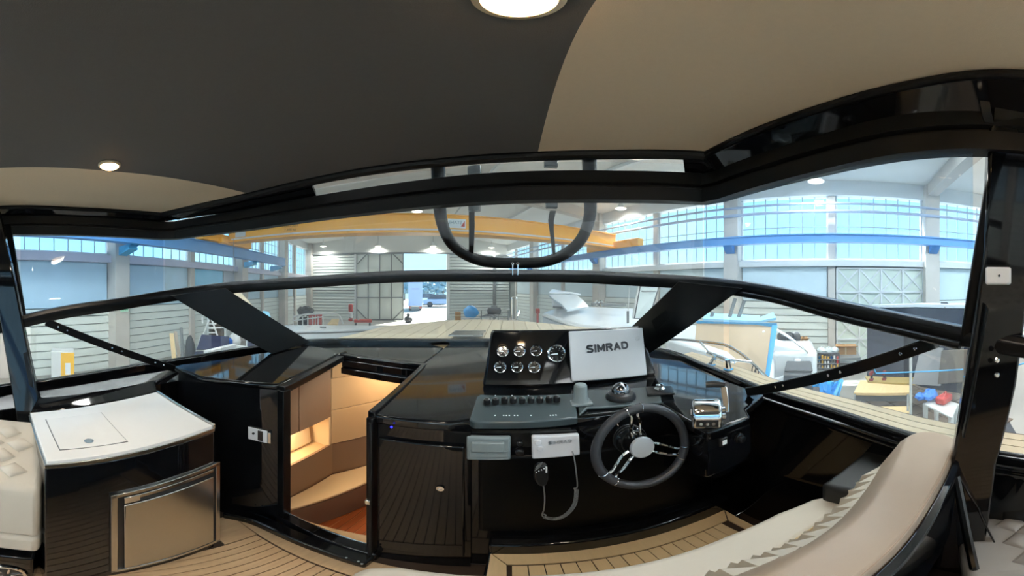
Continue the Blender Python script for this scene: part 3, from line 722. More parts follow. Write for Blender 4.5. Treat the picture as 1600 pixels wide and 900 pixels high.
MB().box((-1.3, .93, .2), (.6, .02, 1.5)).build('panel', BRN, cw)
MB().box((-.85, 2.35, .955), (.9, 1.3, .02)).build('cabin_ceiling', CRM, cw)
cab = thing('cabin_cabinet', (-1.35, 1.28, .17), 'taupe wall cabinet with two doors above a lit niche inside the cabin', 'cabinet')
MB().box((-1.36, 1.27, .71), (.19, .68, .485)).build('body', BRN, cab)
for y in (1.105, 1.445): MB().box((-1.256, y, .71), (.016, .335, .48)).build('door', BRN, cab, bevel=.002)
MB().box((-1.36, 1.27, .165), (.21, .68, .02)).build('shelf', CRM, cab)
MB().box((-1.465, 1.27, .32), (.02, .68, .3)).build('niche_back', CRM, cab)
MB().box((-1.36, 1.61, .32), (.21, .02, .31)).build('niche_end', CRC, cab)
cu = thing('niche_cushion', (-1.43, 1.27, .18), 'cream back cushion standing in the lit cabin niche', 'cushion')
MB().box((-1.42, 1.25, .27), (.05, .62, .17), Matrix.Rotation(R(-8), 4, 'Y')).build('pad', CRC, cu, bevel=.02, seg=3)
o = lamp('niche_light', 'AREA', (-1.36, 1.27, .455), 1.4, (1, .80, .52), .15); 
led = thing('niche_light_strip', (-1.36, 1.27, .46), 'warm light strip under the cabin cabinet', 'lamp')
MB().box((-1.4, 1.27, .461), (.02, .6, .006)).build('diffuser', mat('warm_led', '#ffd9a0', .5, emit='#ffc070', estr=6), led)
o.parent = led; o.location = (0, 0, -.012)
be = thing('cabin_berth', (-1.1, 1.5, -.45), 'cream topped berth along the cabin side below the niche', 'berth')
bt = [(-1.245, .95), (-1.245, 1.62), (-1.10, 1.90), (-.86, 2.35), (-.7, 2.7), (-.6, 2.7), (-.78, 2.1), (-.97, 1.69), (-1.19, .95)]
MB().prism([(x, y, -.17) for x, y in bt], (0, 0, .025)).build('mattress', CRC, be, bevel=.006)
MB().prism([(x, y, -.45) for x, y in bt], (0, 0, .27)).build('base', BRN, be)
cf = sempty('floor_cabin')
MB().box((-.85, 1.9, -.48), (.9, 2.0, .03)).build('seam_base', mat('pale_seam', '#d79a63', .6), cf)
mp_ = plank_mesh(.046, 1.9, .01, CABW)
for i in range(15): inst('plank', mp_, cf, (-1.2+.052*i, 1.9, -.462))
lamp_c = thing('cabin_downlight', (-.8, 2.0, .93), 'warm downlight in the cabin ceiling above the berth', 'lamp')
MB().lathe([(.04, 0), (.04, -.008), (.03, -.01)], (-.8, 2.0, .945)).build('glow', MATS['warm_led'], lamp_c)
o = lamp('cabin_light', 'POINT', (-.75, 1.95, .86), 6, (1, .84, .62), .05); o.parent = lamp_c; o.location = (.05, -.05, -.08)
# ---------------- port console beside the entrance
pc = thing('side_console', (-1.3, 1.1, 0), 'glossy black console left of the cabin entrance', 'console')
pcp = [(-1.004, .882), (-1.18, 1.62), (-1.18, 1.73), (-1.54, 1.70), (-1.61, 1.2), (-1.60, .62), (-1.57, .56), (-1.33, .62)]
MB().prism([(x, y, .0) for x, y in [(-1.004, .882), (-1.03, .93), (-1.34, .95), (-1.58, .95), (-1.58, .62), (-1.55, .58), (-1.33, .62)]], (0, 0, .98)).build('body', GEL, pc)
MB().prism([(x, y, .98) for x, y in pcp], (0, 0, .032)).build('top', GEL, pc, bevel=.012, seg=3)
for px in (523, 530): MB().lathe([(.006, 0), (.006, .004), (.003, .006)], onz(px, 554, 1.013), (0, 0, 1), 8).build('screw', CHR, pc)
fa, fb = Vector((-1.004, .882, 0)), Vector((-1.33, .62, 0)); fn = Vector((fb.y-fa.y, -(fb.x-fa.x), 0)).normalized()
if fn.dot(Vector((0, -1, 0))) < 0: fn = -fn
def onface(px, py, o=.0): return onpl(px, py, fa+fn*o, fn)
pl_ = [onface(388, 666, .004), onface(418, 673, .004), onface(418, 692, .004), onface(388, 685, .004)]
sk = MB().prism(pl_, fn*.006).build('socket_plate', WPL, pc, bevel=.003)
MB().prism([onface(403, 672, .011), onface(411, 674, .011), onface(411, 689, .011), onface(403, 687, .011)], fn*.008).build('rocker', BPL, sk, bevel=.002)
MB().lathe([(.007, 0), (.007, .004)], onface(396, 677, .011), fn, 10).build('socket', BPL, sk)
MB().prism([onface(419, 674, .004), onface(424, 675, .004), onface(424, 692, .004), onface(419, 691, .004)], fn*.012).build('hinge', CHR, pc, bevel=.002)
# ---------------- galley unit with fridge
ga = thing('galley_unit', (-1.1, .15, 0), 'black galley unit with a white counter top at the left', 'galley unit')
FRt, FL, BLt, BRt = Vector((-.968, .515, 0)), Vector((-.81, -.104, 0)), Vector((-1.21, -.228, 0)), Vector((-1.456, .418, 0))
def quadz(z, ins=0.): 
    c = (FRt+FL+BLt+BRt)/4
    return [c+(p-c)*(1-ins)+Vector((0, 0, z)) for p in (FRt, FL, BLt, BRt)]
MB().prism(quadz(0), (0, 0, .87)).build('body', GEL, ga, bevel=.006)
MB().prism(quadz(.87, -.004), (0, 0, .018)).build('steel_edge', INOX, ga, bevel=.002)
MB().prism(quadz(.875, .02), (0, 0, .027)).build('counter_top', WHT, ga, bevel=.003)
li = [onz(72, 656, .9025), onz(158, 645, .9025), onz(199, 690, .9025), onz(94, 703, .9025)]
lid = MB().prism(li, (0, 0, .004)).build('sink_lid', mat('white_lid', '#eeeeec', .15, var=.03, scale=20, bump=.3, bscale=14), ga, bevel=.002)
lc = sum(li, Vector())/4
MB().tube([lc+(q-lc)*1.01 for q in li], .0018, 6, close=True).build('lid_gap', INK, ga)
h = onz(139, 689, .907); MB().lathe([(.017, 0), (.017, .001), (.013, .001), (.013, .0004)], h).build('finger_hole', INOX, lid)
gn = Vector(((FRt-FL).y, -(FRt-FL).x, 0)).normalized()
if gn.x < 0: gn = -gn
def onfront(px, py, o=0.): return onpl(px, py, FL+gn*o, gn)
# raised lip on the right and a sill strip at the back
bar('side_lip', [FRt+Vector((0, 0, .895)), BRt+Vector((0, 0, .895))], .012, .03, INOX, ga, Vector((0, 0, 1)))
MB().prism([BLt+Vector((0, 0, .87)), BRt+Vector((0, 0, .87)), BRt+Vector((-.13, .03, .9)), BLt+Vector((-.13, .02, .9))], (0, 0, .03)).build('rear_ledge', GEL, ga, bevel=.01)
fz = thing('fridge', (-.9, .2, .05), 'stainless steel drawer fridge set in the black galley unit', 'fridge')
def along(s, z, o=0.): return FL.lerp(FRt, s)+gn*o+Vector((0, 0, z))
a, b = onfront(172, 768), onfront(341, 724)
L = (FRt-FL).length; s0 = (a-FL).dot((FRt-FL).normalized())/L; s1 = (b-FL).dot((FRt-FL).normalized())/L
zt = (a.z+b.z)/2; zb = .055
def rect(s0, s1, z0, z1, o): return [along(s0, z0, o), along(s1, z0, o), along(s1, z1, o), along(s0, z1, o)]
e = .022/L
for q in (rect(s0, s1, zt-.02, zt, 0), rect(s0, s1, zb, zb+.02, 0), rect(s0, s0+e, zb, zt, 0), rect(s1-e, s1, zb, zt, 0)):
    MB().prism(q, gn*.012).build('frame', INOX, fz, bevel=.002)
MB().prism(rect(s0+e, s1-e, zb+.02, zt-.02, 0), gn*.002).build('gasket', BPL, fz)
MB().prism(rect(s0+e*2, s1-e*1.6, zb+.03, zt-.075, .002), gn*.012).build('door', INOX, fz, bevel=.004)
MB().prism(rect(s0+e*2, s1-e*1.6, zt-.048, zt-.028, .002), gn*.010).build('handle_strip', INOX, fz, bevel=.002)
MB().prism(rect(s0+e*2, s0+e*4.5, zt-.062, zt-.03, .012), gn*.002).build('badge', CHR, fz)
# ---------------- lounge seats at both rear corners
ls = thing('lounge_seat', (-.97, -.45, .0), 'cream quilted lounge seat at the left edge beside the galley', 'seat')
MB().box((-1.02, -.50, .12), (.40, .72, .24)).build('base', GEL, ls, bevel=.01)
MB().box((-.985, -.475, .39), (.37, .71, .12)).build('seat_cushion', VIN, ls, bevel=.025, seg=3)
MB().sweep([[Vector((x, y, z)) for x, z in ((-.80, .46), (-.80, .72), (-.815, .76), (-1.05, .88), (-1.16, .88), (-1.16, .46))] for y in (-.83, -.12)]).build('backrest', VIN, ls, bevel=.02, seg=3)
qm = MB()
for i in range(5):
    for j in range(4):
        y = -.22-i*.11-(j % 2)*.055; x = -.88-j*.055; z = .795+j*.028
        qm = MB(); qm.blob((0, 0, 0), (.036, .052, .016), 4, 4)
        qm_me = qm.mesh('quilt_diamond', VIN, 60)
        ob = bpy.data.objects.new('quilt_diamond', qm_me); col.objects.link(ob); ob.parent = ls
        ob.location = (x+.97, y+.45, z); ob.rotation_euler = (0, R(27), 0)
sp = thing('speaker', (-.82, -.22, .08), 'round chrome speaker grille low in the seat base at the bottom left corner', 'speaker')
c = atd(8, 897, .835)
c = Vector((-.815, c.y, c.z))
MB().tube([c+Vector((.0, .06*math.cos(t), .06*math.sin(t))) for t in [k*math.pi/16 for k in range(32)]], .008, 8, close=True).build('ring', CHR, sp)
MB().lathe([(.055, 0), (.05, .006), (.0, .012)], c, (1, 0, 0)).build('cone', BPL, sp)
for k in range(6):
    t = k*math.pi/3; MB().tube([c+Vector((.014, .02*math.cos(t), .02*math.sin(t))), c+Vector((.008, .056*math.cos(t+.3), .056*math.sin(t+.3)))], .004, 6).build('spoke', CHR, sp)
rs = thing('lounge_seat', (.7, -.45, 0), 'grey quilted lounge seat at the lower right corner behind the pillar', 'seat')
MB().box((.72, -.45, .2), (.44, .80, .4)).build('base', GEL, rs, bevel=.01)
MB().box((.70, -.46, .47), (.34, .84, .15)).build('seat_cushion', VINGR, rs, bevel=.03, seg=3)
MB().box((.93, -.5, .52), (.12, .84, .25)).build('backrest', VINGR, rs, bevel=.03, seg=3)
dm = MB().blob((0, 0, 0), (.05, .05, .018), 4, 4).mesh('quilt_diamond', VINGR, 60)
for i in range(6):
    for j in range(3):
        inst('quilt_diamond', dm, rs, (.60+j*.10+(i % 2)*.05-.7, -.20-i*.05+.45, .545))
# ---------------- helm platform
hp_ = thing('helm_platform', (.38, .65, 0), 'raised pale teak footrest platform below the dashboard', 'platform')
MB().prism([(-.07, .40, 0), (.80, .40, 0), (.84, .862, 0), (-.07, .872, 0)], (0, 0, .238)).build('body', GEL, hp_)
MB().prism([(-.068, .40, .236), (.80, .40, .236), (.838, .86, .236), (-.068, .87, .236)], (0, 0, .006)).build('caulked_base', CAULK, hp_)
MB().prism([(-.066, .868, .242), (-.013, .795, .242), (.785, .79, .242), (.834, .858, .242)], (0, 0, .008)).build('margin_plank', TEAKL, hp_)
MB().prism([(-.066, .862, .242), (-.066, .40, .242), (-.006, .40, .242), (-.016, .79, .242)], (0, 0, .008)).build('margin_plank', TEAKL, hp_)
MB().prism([(.836, .852, .242), (.80, .40, .242), (.765, .40, .242), (.789, .786, .242)], (0, 0, .008)).build('margin_plank', TEAKL, hp_)
me = MB().box((0, 0, 0), (.0435, .385, .008)).mesh('plank', TEAKL, smooth=0)
for i in range(16): inst('plank', me, hp_, (.022+.047*i-.38, .592-.65, .246))
for x0, y0, x1, y1 in ((-.07, .87, -.07, .40), (.84, .86, .80, .42)):
    MB().tube([(x0, y0, .243), (x1, y1, .243)], .006, 8).build('metal_edge', CHR, hp_)
# ---------------- helm bench
hb = thing('helm_bench', (.27, .25, 0), 'cream and taupe helm bench in front of the camera', 'bench')
MB().box((.30, .22, .28), (.86, .34, .55)).build('base', GEL, hb, bevel=.01)
fp = [(-.18, .12), (-.245, .34), (-.262, .40), (-.25, .435), (-.2, .462), (.05, .47), (.45, .455), (.62, .43), (.74, .385), (.80, .33), (.80, .262), (.68, .29), (.56, .312), (.43, .318), (.2, .32), (-.1, .32), (-.15, .2)]
def rounded_slab(pts, z0, z1, r, name, m, parent): return MB().prism([(x, y, z0) for x, y in pts], (0, 0, z1-z0)).build(name, m, parent, bevel=r, seg=4)
seat = rounded_slab(fp, .57, .70, .028, 'seat_cushion', VIN, hb)
MB().tube(crv([(.79, .266, .696), (.68, .293, .697), (.56, .315, .697), (.43, .321, .697), (.2, .323, .697), (-.1, .323, .697)]), .004, 6).build('piping', mat('tan_piping', '#b59a72', .5), seat)
inn = crv([(.905, .075, 0), (.86, .118, 0), (.70, .128, 0), (.53, .14, 0), (.414, .157, 0), (.321, .178, 0), (.2, .19, 0), (0, .20, 0), (-.15, .205, 0)], 4)
out = crv([(.89, -.01, 0), (.84, -.035, 0), (.70, -.01, 0), (.54, .028, 0), (.406, .06, 0), (.30, .085, 0), (.2, .10, 0), (0, .11, 0), (-.15, .115, 0)], 4)
rows = []
for a, b in zip(inn, out):
    m_ = (a+b)/2
    rows.append([Vector((a.x, a.y+.155, .69)), Vector((a.x, a.y+.115, .78)), Vector((a.x, a.y+.02, .955)), Vector((a.x, a.y-.005, .978)), Vector((m_.x, m_.y, .984)), Vector((b.x, b.y+.004, .975)), Vector((b.x, b.y-.002, .955)), Vector((b.x, b.y+.03, .69))])
MB().sweep(rows).build('backrest', VING, hb, bevel=.006, smooth=50)
MB().tube([Vector((b.x, b.y+.006, .972)) for b in out[1:]], .0022, 6).build('stitching', mat('tan_thread', '#9a806b', .6), hb)
# shell behind the back
rows = [[Vector((b.x, b.y-.004, .955)), Vector((b.x, b.y-.022, .94)), Vector((b.x, b.y-.0, .60)), Vector((b.x, b.y+.028, .60))] for b in out]
MB().sweep(rows).build('back_shell', GEL, hb, bevel=.004)
# folded zig-zag quilting on the front of the back
for i in range(18):
    x = .79-i*.046; j = min(range(len(inn)), key=lambda k: abs(inn[k].x-x)); y = inn[j].y
    w = .024
    a = Vector((x+w, y+.150, .705)); b = Vector((x-w, y+.150, .705)); c = Vector((x-w, y+.065, .87)); d = Vector((x+w*.2, y+.150, .775))
    MB().add([a, b, c, d], [(0, 1, 3), (1, 2, 3), (2, 0, 3), (0, 2, 1)]).build('quilt_fold', VIN, hb, smooth=0)
    a, b, c, d = Vector((x-w, y+.150, .705)), Vector((x-w, y+.060, .875)), Vector((x+w, y+.060, .875)), Vector((x-w*.1, y+.118, .83))
    MB().add([a, b, c, d], [(0, 1, 3), (1, 2, 3), (2, 0, 3), (0, 2, 1)]).build('quilt_fold', VIN, hb, smooth=0)
# metal bracket behind the back
st = MB().tube(crv([(.70, -.03, .93), (.66, -.045, .80), (.60, -.06, .62), (.57, -.07, .45)]), .012, 8).build('support_tube', mat('dark_steel', '#55585b', .2, metal=1), hb)
MB().sweep(strip([(.715, -.04, .92), (.73, -.09, .75), (.72, -.14, .5)], .006, .03, Vector((1, 0, 0)))).build('support_plate', GEL, hb, bevel=.002)
bc = thing('arm_cushion', (.9, .26, .68), 'black quilted cushion between the bench and the hull side', 'cushion')
MB().prism([(.745, .362, .66), (.735, .20, .66), (1.03, .135, .66), (1.045, .30, .66)], (0, 0, .125)).build('pad', VINB, bc, bevel=.022, seg=4)
dm = MB().blob((0, 0, 0), (.026, .030, .012), 4, 4).mesh('quilt_diamond', VINB, 60)
for i in range(7):
    for j in range(2): inst('quilt_diamond', dm, bc, (.775+i*.038+j*.019-.9, .215-i*.009-j*.026-.26, .105))
# ================================================================== DASHBOARD
da = thing('dashboard', (.2, 1.2, 0), 'wide glossy black helm dashboard with gauges and switches', 'dashboard')
back = [p for p in basep if p.y > 1.6 and -1.70 < p.x < 1.12]
top = [(-.487, .886), (-.217, .915), (-.15, .955), (.284, .96), (.575, .953), (.566, .656), (.76, .645), (.80, .70), (.98, .75), (1.03, 1.3)]
rear = [(p.x, p.y) for p in reversed(back)]
poly = top+[(x, y) for x, y in rear if x > -.55]+[(-.56, 2.2), (-.565, 1.66)]
MB().prism([(x, y, .955) for x, y in poly], (0, 0, .045)).build('dash_top', GEL, da, bevel=.012, seg=3)
poly2 = [(-.565, 1.70)]+[(-.56, 2.2)]+[(x, y) for x, y in rear if x <= -.55]+[(-1.64, 1.735), (-1.19, 1.735), (-1.19, 1.70)]
MB().prism([(x, y, .955) for x, y in poly2], (0, 0, .045)).build('dash_top', GEL, da, bevel=.006)
# upright faces
FY = .94
MB().prism([(-.475, .892, 0), (-.14, .925, 0), (-.14, .965, 0), (-.475, .965, 0)], (0, 0, .96)).build('side_face', GEL, da)
MB().box((.485, FY+.03, .49), (1.26, .06, .95)).build('helm_face', GEL, da)
MB().box((.36, .962, .60), (.96, .06, .50)).build('knee_panel', mat('black_flat_panel', (.003, .0032, .0035), .3, var=.1, spec=.12), da, bevel=.02, seg=3)
MB().box((.40, .90, .28), (.95, .08, .1)).build('kick_board', GEL, da, bevel=.012)
MB().prism([(-.465, .888, .13), (-.16, .918, .13), (-.16, .918, .90), (-.465, .888, .90)], (.0012, -.012, 0)).build('access_door', GEL, da, bevel=.006)
ad = Vector((-.20, .898, .50)); ad = onpl(688, 763, (-.465, .872, 0), (.1, -1, 0))
MB().lathe([(.014, 0), (.014, .004), (.008, .004), (.008, .001)], ad, (0, -1, .0), 16).build('latch', CHR, da)
MB().lathe([(.004, 0), (.004, .004)], onpl(612, 667, (-.465, .872, 0), (.1, -1, 0)), (0, -1, 0), 10).build('blue_indicator', mat('blue_led', '#2a2aff', .4, emit='#2020ff', estr=4), da)
# right-hand console block
MB().prism([(.575, .95, .66), (.566, .66, .78), (.76, .65, .78), (.78, .95, .66)], (0, 0, .2)).build('side_block', GEL, da, bevel=.01)
cf_ = [Vector((.566, .656, .82)), Vector((.76, .645, .82)), Vector((.76, .645, .958)), Vector((.566, .656, .958))]
MB().prism(cf_, (0, .02, 0)).build('block_face', GEL, da)
def onblk(px, py, o=0.): return onpl(px, py, (.566, .656-o, 0), (.057, 1, 0))
c = onblk(1130, 690); MB().box(c, (.036, .012, .036)).build('rocker_switch', BPL, da, bevel=.004)
MB().box(c+Vector((0, -.007, 0)), (.018, .003, .018)).build('rocker_icon', PRINTW, da)
c = onblk(1154, 684); MB().lathe([(.021, 0), (.021, .008), (.016, .010), (.014, .022), (.010, .024)], c, (0, -1, 0), 20).build('round_knob', BPL, da)
MB().tube([onx(1178, 652, .99), onx(1178, 690, .99)], .005, 6).build('pull_handle', CHR, da)
GLY = {'S': [[(1, .84), (.88, .96), (.65, 1), (.35, 1), (.12, .95), (0, .8), (.06, .64), (.25, .56), (.75, .45), (.94, .36), (1, .2), (.88, .05), (.65, 0), (.35, 0), (.12, .04), (0, .16)]],
       'I': [[(.5, -.15), (.5, 1.15)]], 'M': [[(0, -.15), (0, 1), (.5, .2), (1, 1), (1, -.15)]],
       'R': [[(0, -.15), (0, 1), (.7, 1), (.92, .93), (1, .77), (.92, .6), (.7, .52), (0, .52)], [(.55, .52), (1.05, -.13)]],
       'A': [[(-.06, -.13), (.5, 1), (1.06, -.13)], [(.2, .3), (.8, .3)]],
       'D': [[(0, 0), (0, 1), (.6, 1), (.88, .88), (1, .65), (1, .35), (.88, .12), (.6, 0), (0, 0)]]}
GW = {'S': .95, 'I': .0, 'M': 1.1, 'R': .95, 'A': 1.0, 'D': 1.0}
def letters(word, name, m, parent, h, width, T, th):
    st = h*.25; gap = h*.40; b = MB(T)
    ws = [GW[c]*h*.78 for c in word]; tot = sum(ws)+gap*(len(word)-1); k = width/tot; x = -width/2
    for c, w in zip(word, ws):
        for pl in GLY[c]:
            P = [Vector(((x+(px if c != 'I' else 0)*w*k), (py-.5)*(h-st), 0)) for px, py in pl]
            for p, q in zip(P, P[1:]):
                d = q-p; b.box((p+q)/2+Vector((0, 0, th/2)), (d.length, st, th), Matrix.Rotation(math.atan2(d.y, d.x), 4, 'Z'))
            for p in P[1:-1]: b.lathe([(st/2, 0), (st/2, th)], p, seg=10)
        x += w*k+gap*k
    return b.build(name, m, parent, smooth=0)
# ---------------- instrument pod
PN = Vector((0, -.28, .1)).normalized(); P0 = Vector((0, 1.32, 1.004))
def onpod(px, py, o=0.): return onpl(px, py, P0+PN*o, PN)
fq = [onpod(753, 605), onpod(1027, 586), onpod(1001, 508), onpod(767, 514)]
bq = [Vector((p.x*.98+.0, 1.70 if k < 2 else 1.56, 1.0 if k < 2 else 1.20)) for k, p in enumerate(fq)]
MB().sweep([fq, bq]).build('instrument_pod', GEL, da, bevel=.016, seg=3)
PU = Vector((1, 0, 0)); PV = PN.cross(PU).normalized()
if PV.z < 0: PV = -PV
def frame(o, u, v, n): return Matrix(((u.x, v.x, n.x, o.x), (u.y, v.y, n.y, o.y), (u.z, v.z, n.z, o.z), (0, 0, 0, 1)))
for px, py, r in ((785.6, 549, .031), (811.6, 548.6, .031), (837.6, 548, .031), (869.6, 552.4, .048), (781.6, 573.4, .032), (808, 573.4, .031), (834.6, 573.4, .032)):
    c = onpod(px, py, .001); g = bpy.data.objects.new('gauge', None); col.objects.link(g); g.parent = da; g.empty_display_size = .02
    g.location = c-Vector(da.location)
    k = lambda nm, mb, m: None
    T = frame(c, PU, PV, PN)
    MB(T).lathe([(r*.80, 0), (r, 0), (r, .006), (r*.93, .010), (r*.84, .008), (r*.80, .003)], (0, 0, 0)).build('bezel', CHR, g)
    MB(T).lathe([(0, .0015), (r*.84, .0015), (r*.84, .003), (0, .003)], (0, 0, 0)).build('dial', SCREEN, g)
    tk = MB(T)
    for q in range(9):
        a = R(225-q*33.75); tk.box((r*.66*math.cos(a), r*.66*math.sin(a), .0036), (r*.14, r*.035, .001), Matrix.Rotation(a, 4, 'Z'))
    tk.build('tick_marks', PRINTW, g)
    MB(T).prism([(-r*.58, -r*.10, .004), (-r*.58, -r*.04, .004), (r*.12, r*.04, .004), (r*.12, -r*.12, .004)], (0, 0, .0012)).build('needle', PRINTW, g)
cv = thing('display_cover', onpod(949, 590), 'white plastic display cover with large dark lettering on the instrument pod', 'cover')
cq = [onpod(892.4, 596, .002), onpod(1009.6, 586, .002), onpod(1002.4, 512.5, .002), onpod(888, 518.5, .002)]
MB().prism(cq, PN*.016).build('shell', WPL, cv, bevel=.006, seg=3)
tp = onpod(949.6, 542.4, .0185); tl_ = (onpod(921, 544, .0185)-onpod(977, 541, .0185)).length
letters('SIMRAD', 'lettering', INK, cv, .044, .225, frame(tp, (PU*1+PV*.03).normalized(), PV, PN), .0012)
MB().lathe([(.013, 0), (.013, .004), (.010, .006)], onpod(995.6, 528.6, .018), PN, 16).build('knob_bump', WPL, cv)
# ---------------- switch panel
SN = Vector((0, -.10, .99)).normalized()
def onsw(px, py, o=0.): return onpl(px, py, Vector((0, .975, 1.004))+SN*o, SN)
sq = [onsw(733, 655, .012), onsw(740, 659, .012), onsw(903, 652, .012), onsw(897, 614, .012), onsw(750, 616, .012), onsw(744, 620, .012)]
MB().prism(sq, -SN*.035).build('switch_panel', GPL, da, bevel=.006, seg=2)
for px, py in ((761, 631.5), (774.4, 631), (788.6, 629.5), (802, 629.5), (816, 629.5), (829.6, 629), (843.6, 628.5), (857.6, 628), (870, 627.5)):
    c = onsw(px, py, .014)
    sw = MB(Matrix.Translation(c)).lathe([(.010, 0), (.013, .002), (.0142, .014), (.0125, .024), (.006, .029), (0, .0295)], (0, 0, 0), SN, 14).build('push_switch', BPL, da)
for i, px in enumerate((773.6, 787, 804, 829.6, 860)):
    c = onsw(px, 649, .0125)
    for q in range(1+(i*2) % 3):
        MB().box(c+Vector((q*.010, 0, 0)), (.005, .008, .001)).build('icon', PRINTW, da)
for px in (774, 800, 825.6): MB().lathe([(.0025, 0), (.0025, .002)], onsw(px, 618.5, .013), SN, 8).build('pilot_light', PRINTW, da)
# shelf edge to the right of the switches
MB().prism([onz(905, 652, 1.001), onz(918, 641, 1.001), onz(1034, 631, 1.001), onz(1030, 606, 1.001), onz(900, 612, 1.001)], (0, 0, .012)).build('dash_shelf', GPL, da, bevel=.005)
# lever cap: grey frustum on a square foot
jc = thing('lever_cover', onz(907, 630, 1.015), 'grey tapered plastic cap standing on the dashboard beside the compass', 'cover')
c = onz(907, 630, 1.014)
MB().box(c+Vector((0, 0, .006)), (.085, .075, .012)).build('foot', GPL2, jc, bevel=.004)
MB().lathe([(.034, .012), (.031, .02), (.026, .082), (.021, .088), (0, .089)], c, seg=28).build('cap', GPL2, jc)
co = thing('compass', onz(970, 620, 1.013), 'round chrome domed compass on the dashboard behind the wheel', 'compass')
c = onz(970, 621, 1.013)
MB().lathe([(.064, 0), (.064, .009), (.055, .024), (.041, .030)], c, seg=28).build('housing', BPL, co)
MB().lathe([(.040, .029), (.0395, .038), (.034, .053), (.023, .065), (.009, .071), (0, .0715)], c, seg=28).build('dome', mat('dark_chrome', '#8f8f92', .05, metal=1), co)
tj = thing('trim_joystick', onz(1031, 612, 1.013), 'small black square control with a chrome stick beside the display cover', 'control')
c = onz(1031, 612, 1.013)
MB().box(c+Vector((0, 0, .005)), (.12, .10, .012), Matrix.Rotation(R(-25), 4, 'Z')).build('plate', BPL, tj, bevel=.004)
MB().lathe([(.022, .012), (.025, .018), (.016, .026), (.018, .036), (.008, .041)], c, seg=16).build('stick', CHR, tj)
# ---------------- throttle
th = thing('throttle_control', (.64, .76, 1.0), 'chrome throttle control with a raised lever on the right console', 'throttle')
c = onz(1104, 660, 1.0)
prof = [(-.058, 0), (-.058, .040), (-.050, .066), (-.030, .088), (.0, .097), (.028, .088), (.048, .062), (.055, .03), (.055, 0)]
rz = Matrix.Rotation(R(-38), 4, 'Z')
MB(Matrix.Translation(c) @ rz).sweep([[Vector((x, y, z)) for y, z in prof] for x in (-.05, .05)]).build('housing', CHR, th, bevel=.012, seg=3)
TF = Matrix.Translation(c) @ rz
MB(TF).prism([(-.036, -.058, .012), (.036, -.058, .012), (.036, -.058, .040), (-.036, -.058, .040)], (0, -.004, 0)).build('button_panel', BPL, th, bevel=.003)
for k in (-.02, 0, .02): MB(TF).lathe([(.006, 0), (.006, .0015), (.0045, .0015)], (k, -.0615, .026), (0, -1, 0), 12).build('button_ring', CHR, th)
MB(TF).lathe([(.011, 0), (.011, .004)], (-.0505, .0, .045), (-1, 0, 0), 14).build('side_button', WPL, th)
MB(TF).lathe([(.028, 0), (.028, .012), (.02, .016)], (.05, .0, .04), (1, 0, 0), 18).build('pivot', CHR, th)
MB(TF).sweep(strip([Vector((.066, 0, .04)), Vector((.068, .03, .08)), Vector((.064, .055, .125))], .010, .024, Vector((1, 0, 0)))).build('lever', CHR, th, bevel=.003)
MB(TF).tube([(.07, .058, .13), (.03, .062, .135), (.0, .062, .132)], [.011, .014, .012], 12).build('grip', BPL, th)
# ---------------- steering wheel
wc = atd(1005, 700, .875); WN = Vector((-.04, -.96, .20)).normalized(); WU = WN.cross(Vector((0, 0, 1))).normalized()*-1
WU = Vector((0, 0, 1)).cross(WN).normalized()
if WU.x < 0: WU = -WU
WV = WN.cross(WU).normalized()
if WV.z < 0: WV = -WV; 
WT = frame(wc, WU, WV, WN)
sw = thing('steering_wheel', wc-WN*.12, 'three-spoke steering wheel with black grip and satin hub cap', 'steering wheel')
rw = .156
MB(WT).tube([(rw*math.cos(2*math.pi*k/48), rw*math.sin(2*math.pi*k/48), 0) for k in range(48)], .0165, 14, close=True).build('rim', mat('wheel_leather', '#303236', .42, var=.08, scale=40, bump=.2), sw)
for a in (97, 219, 337):
    a = R(a)
    sp_ = bpy.data.objects.new('spoke', None); col.objects.link(sp_); sp_.parent = sw; sp_.empty_display_size = .02
    for s in (-1, 1):
        pts = []
        for r_, off, z in ((.040, .014, -.030), (.068, .017, -.028), (.102, .016, -.012), (.132, .012, -.002), (.149, .019, .0)):
            pts.append((r_*math.cos(a)-s*off*math.sin(a), r_*math.sin(a)+s*off*math.cos(a), z))
        MB(WT).tube(crv(pts, 4), .0062, 8).build('spoke_bar', CHR, sp_)
    for s in (-1, 1):
        t = a+s*.17
        MB(WT).tube([((rw+.0172*math.cos(q))*math.cos(t), (rw+.0172*math.cos(q))*math.sin(t), .0172*math.sin(q)) for q in [k*math.pi/8 for k in range(16)]], .0016, 6, close=True).build('grip_ring', CHR, sp_)
MB(WT).lathe([(.0, -.155), (.058, -.155), (.058, -.10), (.046, -.085), (.040, -.04), (.040, -.012), (0, -.012)], (0, 0, 0), seg=28).build('hub', GEL, sw)
for z in (-.125, -.105, -.075): MB(WT).tube([(.0585*math.cos(k*math.pi/14)*(1 if z < -.09 else .78), .0585*math.sin(k*math.pi/14)*(1 if z < -.09 else .78), z) for k in range(28)], .003, 6, close=True).build('hub_ring', BPL, sw)
MB(WT).lathe([(.0, -.012), (.042, -.012), (.043, -.006), (.039, -.001), (0, .001)], (0, 0, 0), seg=32).build('hub_cap', mat('satin_aluminium', '#c4c8cc', .35, metal=.6, var=.03), sw)
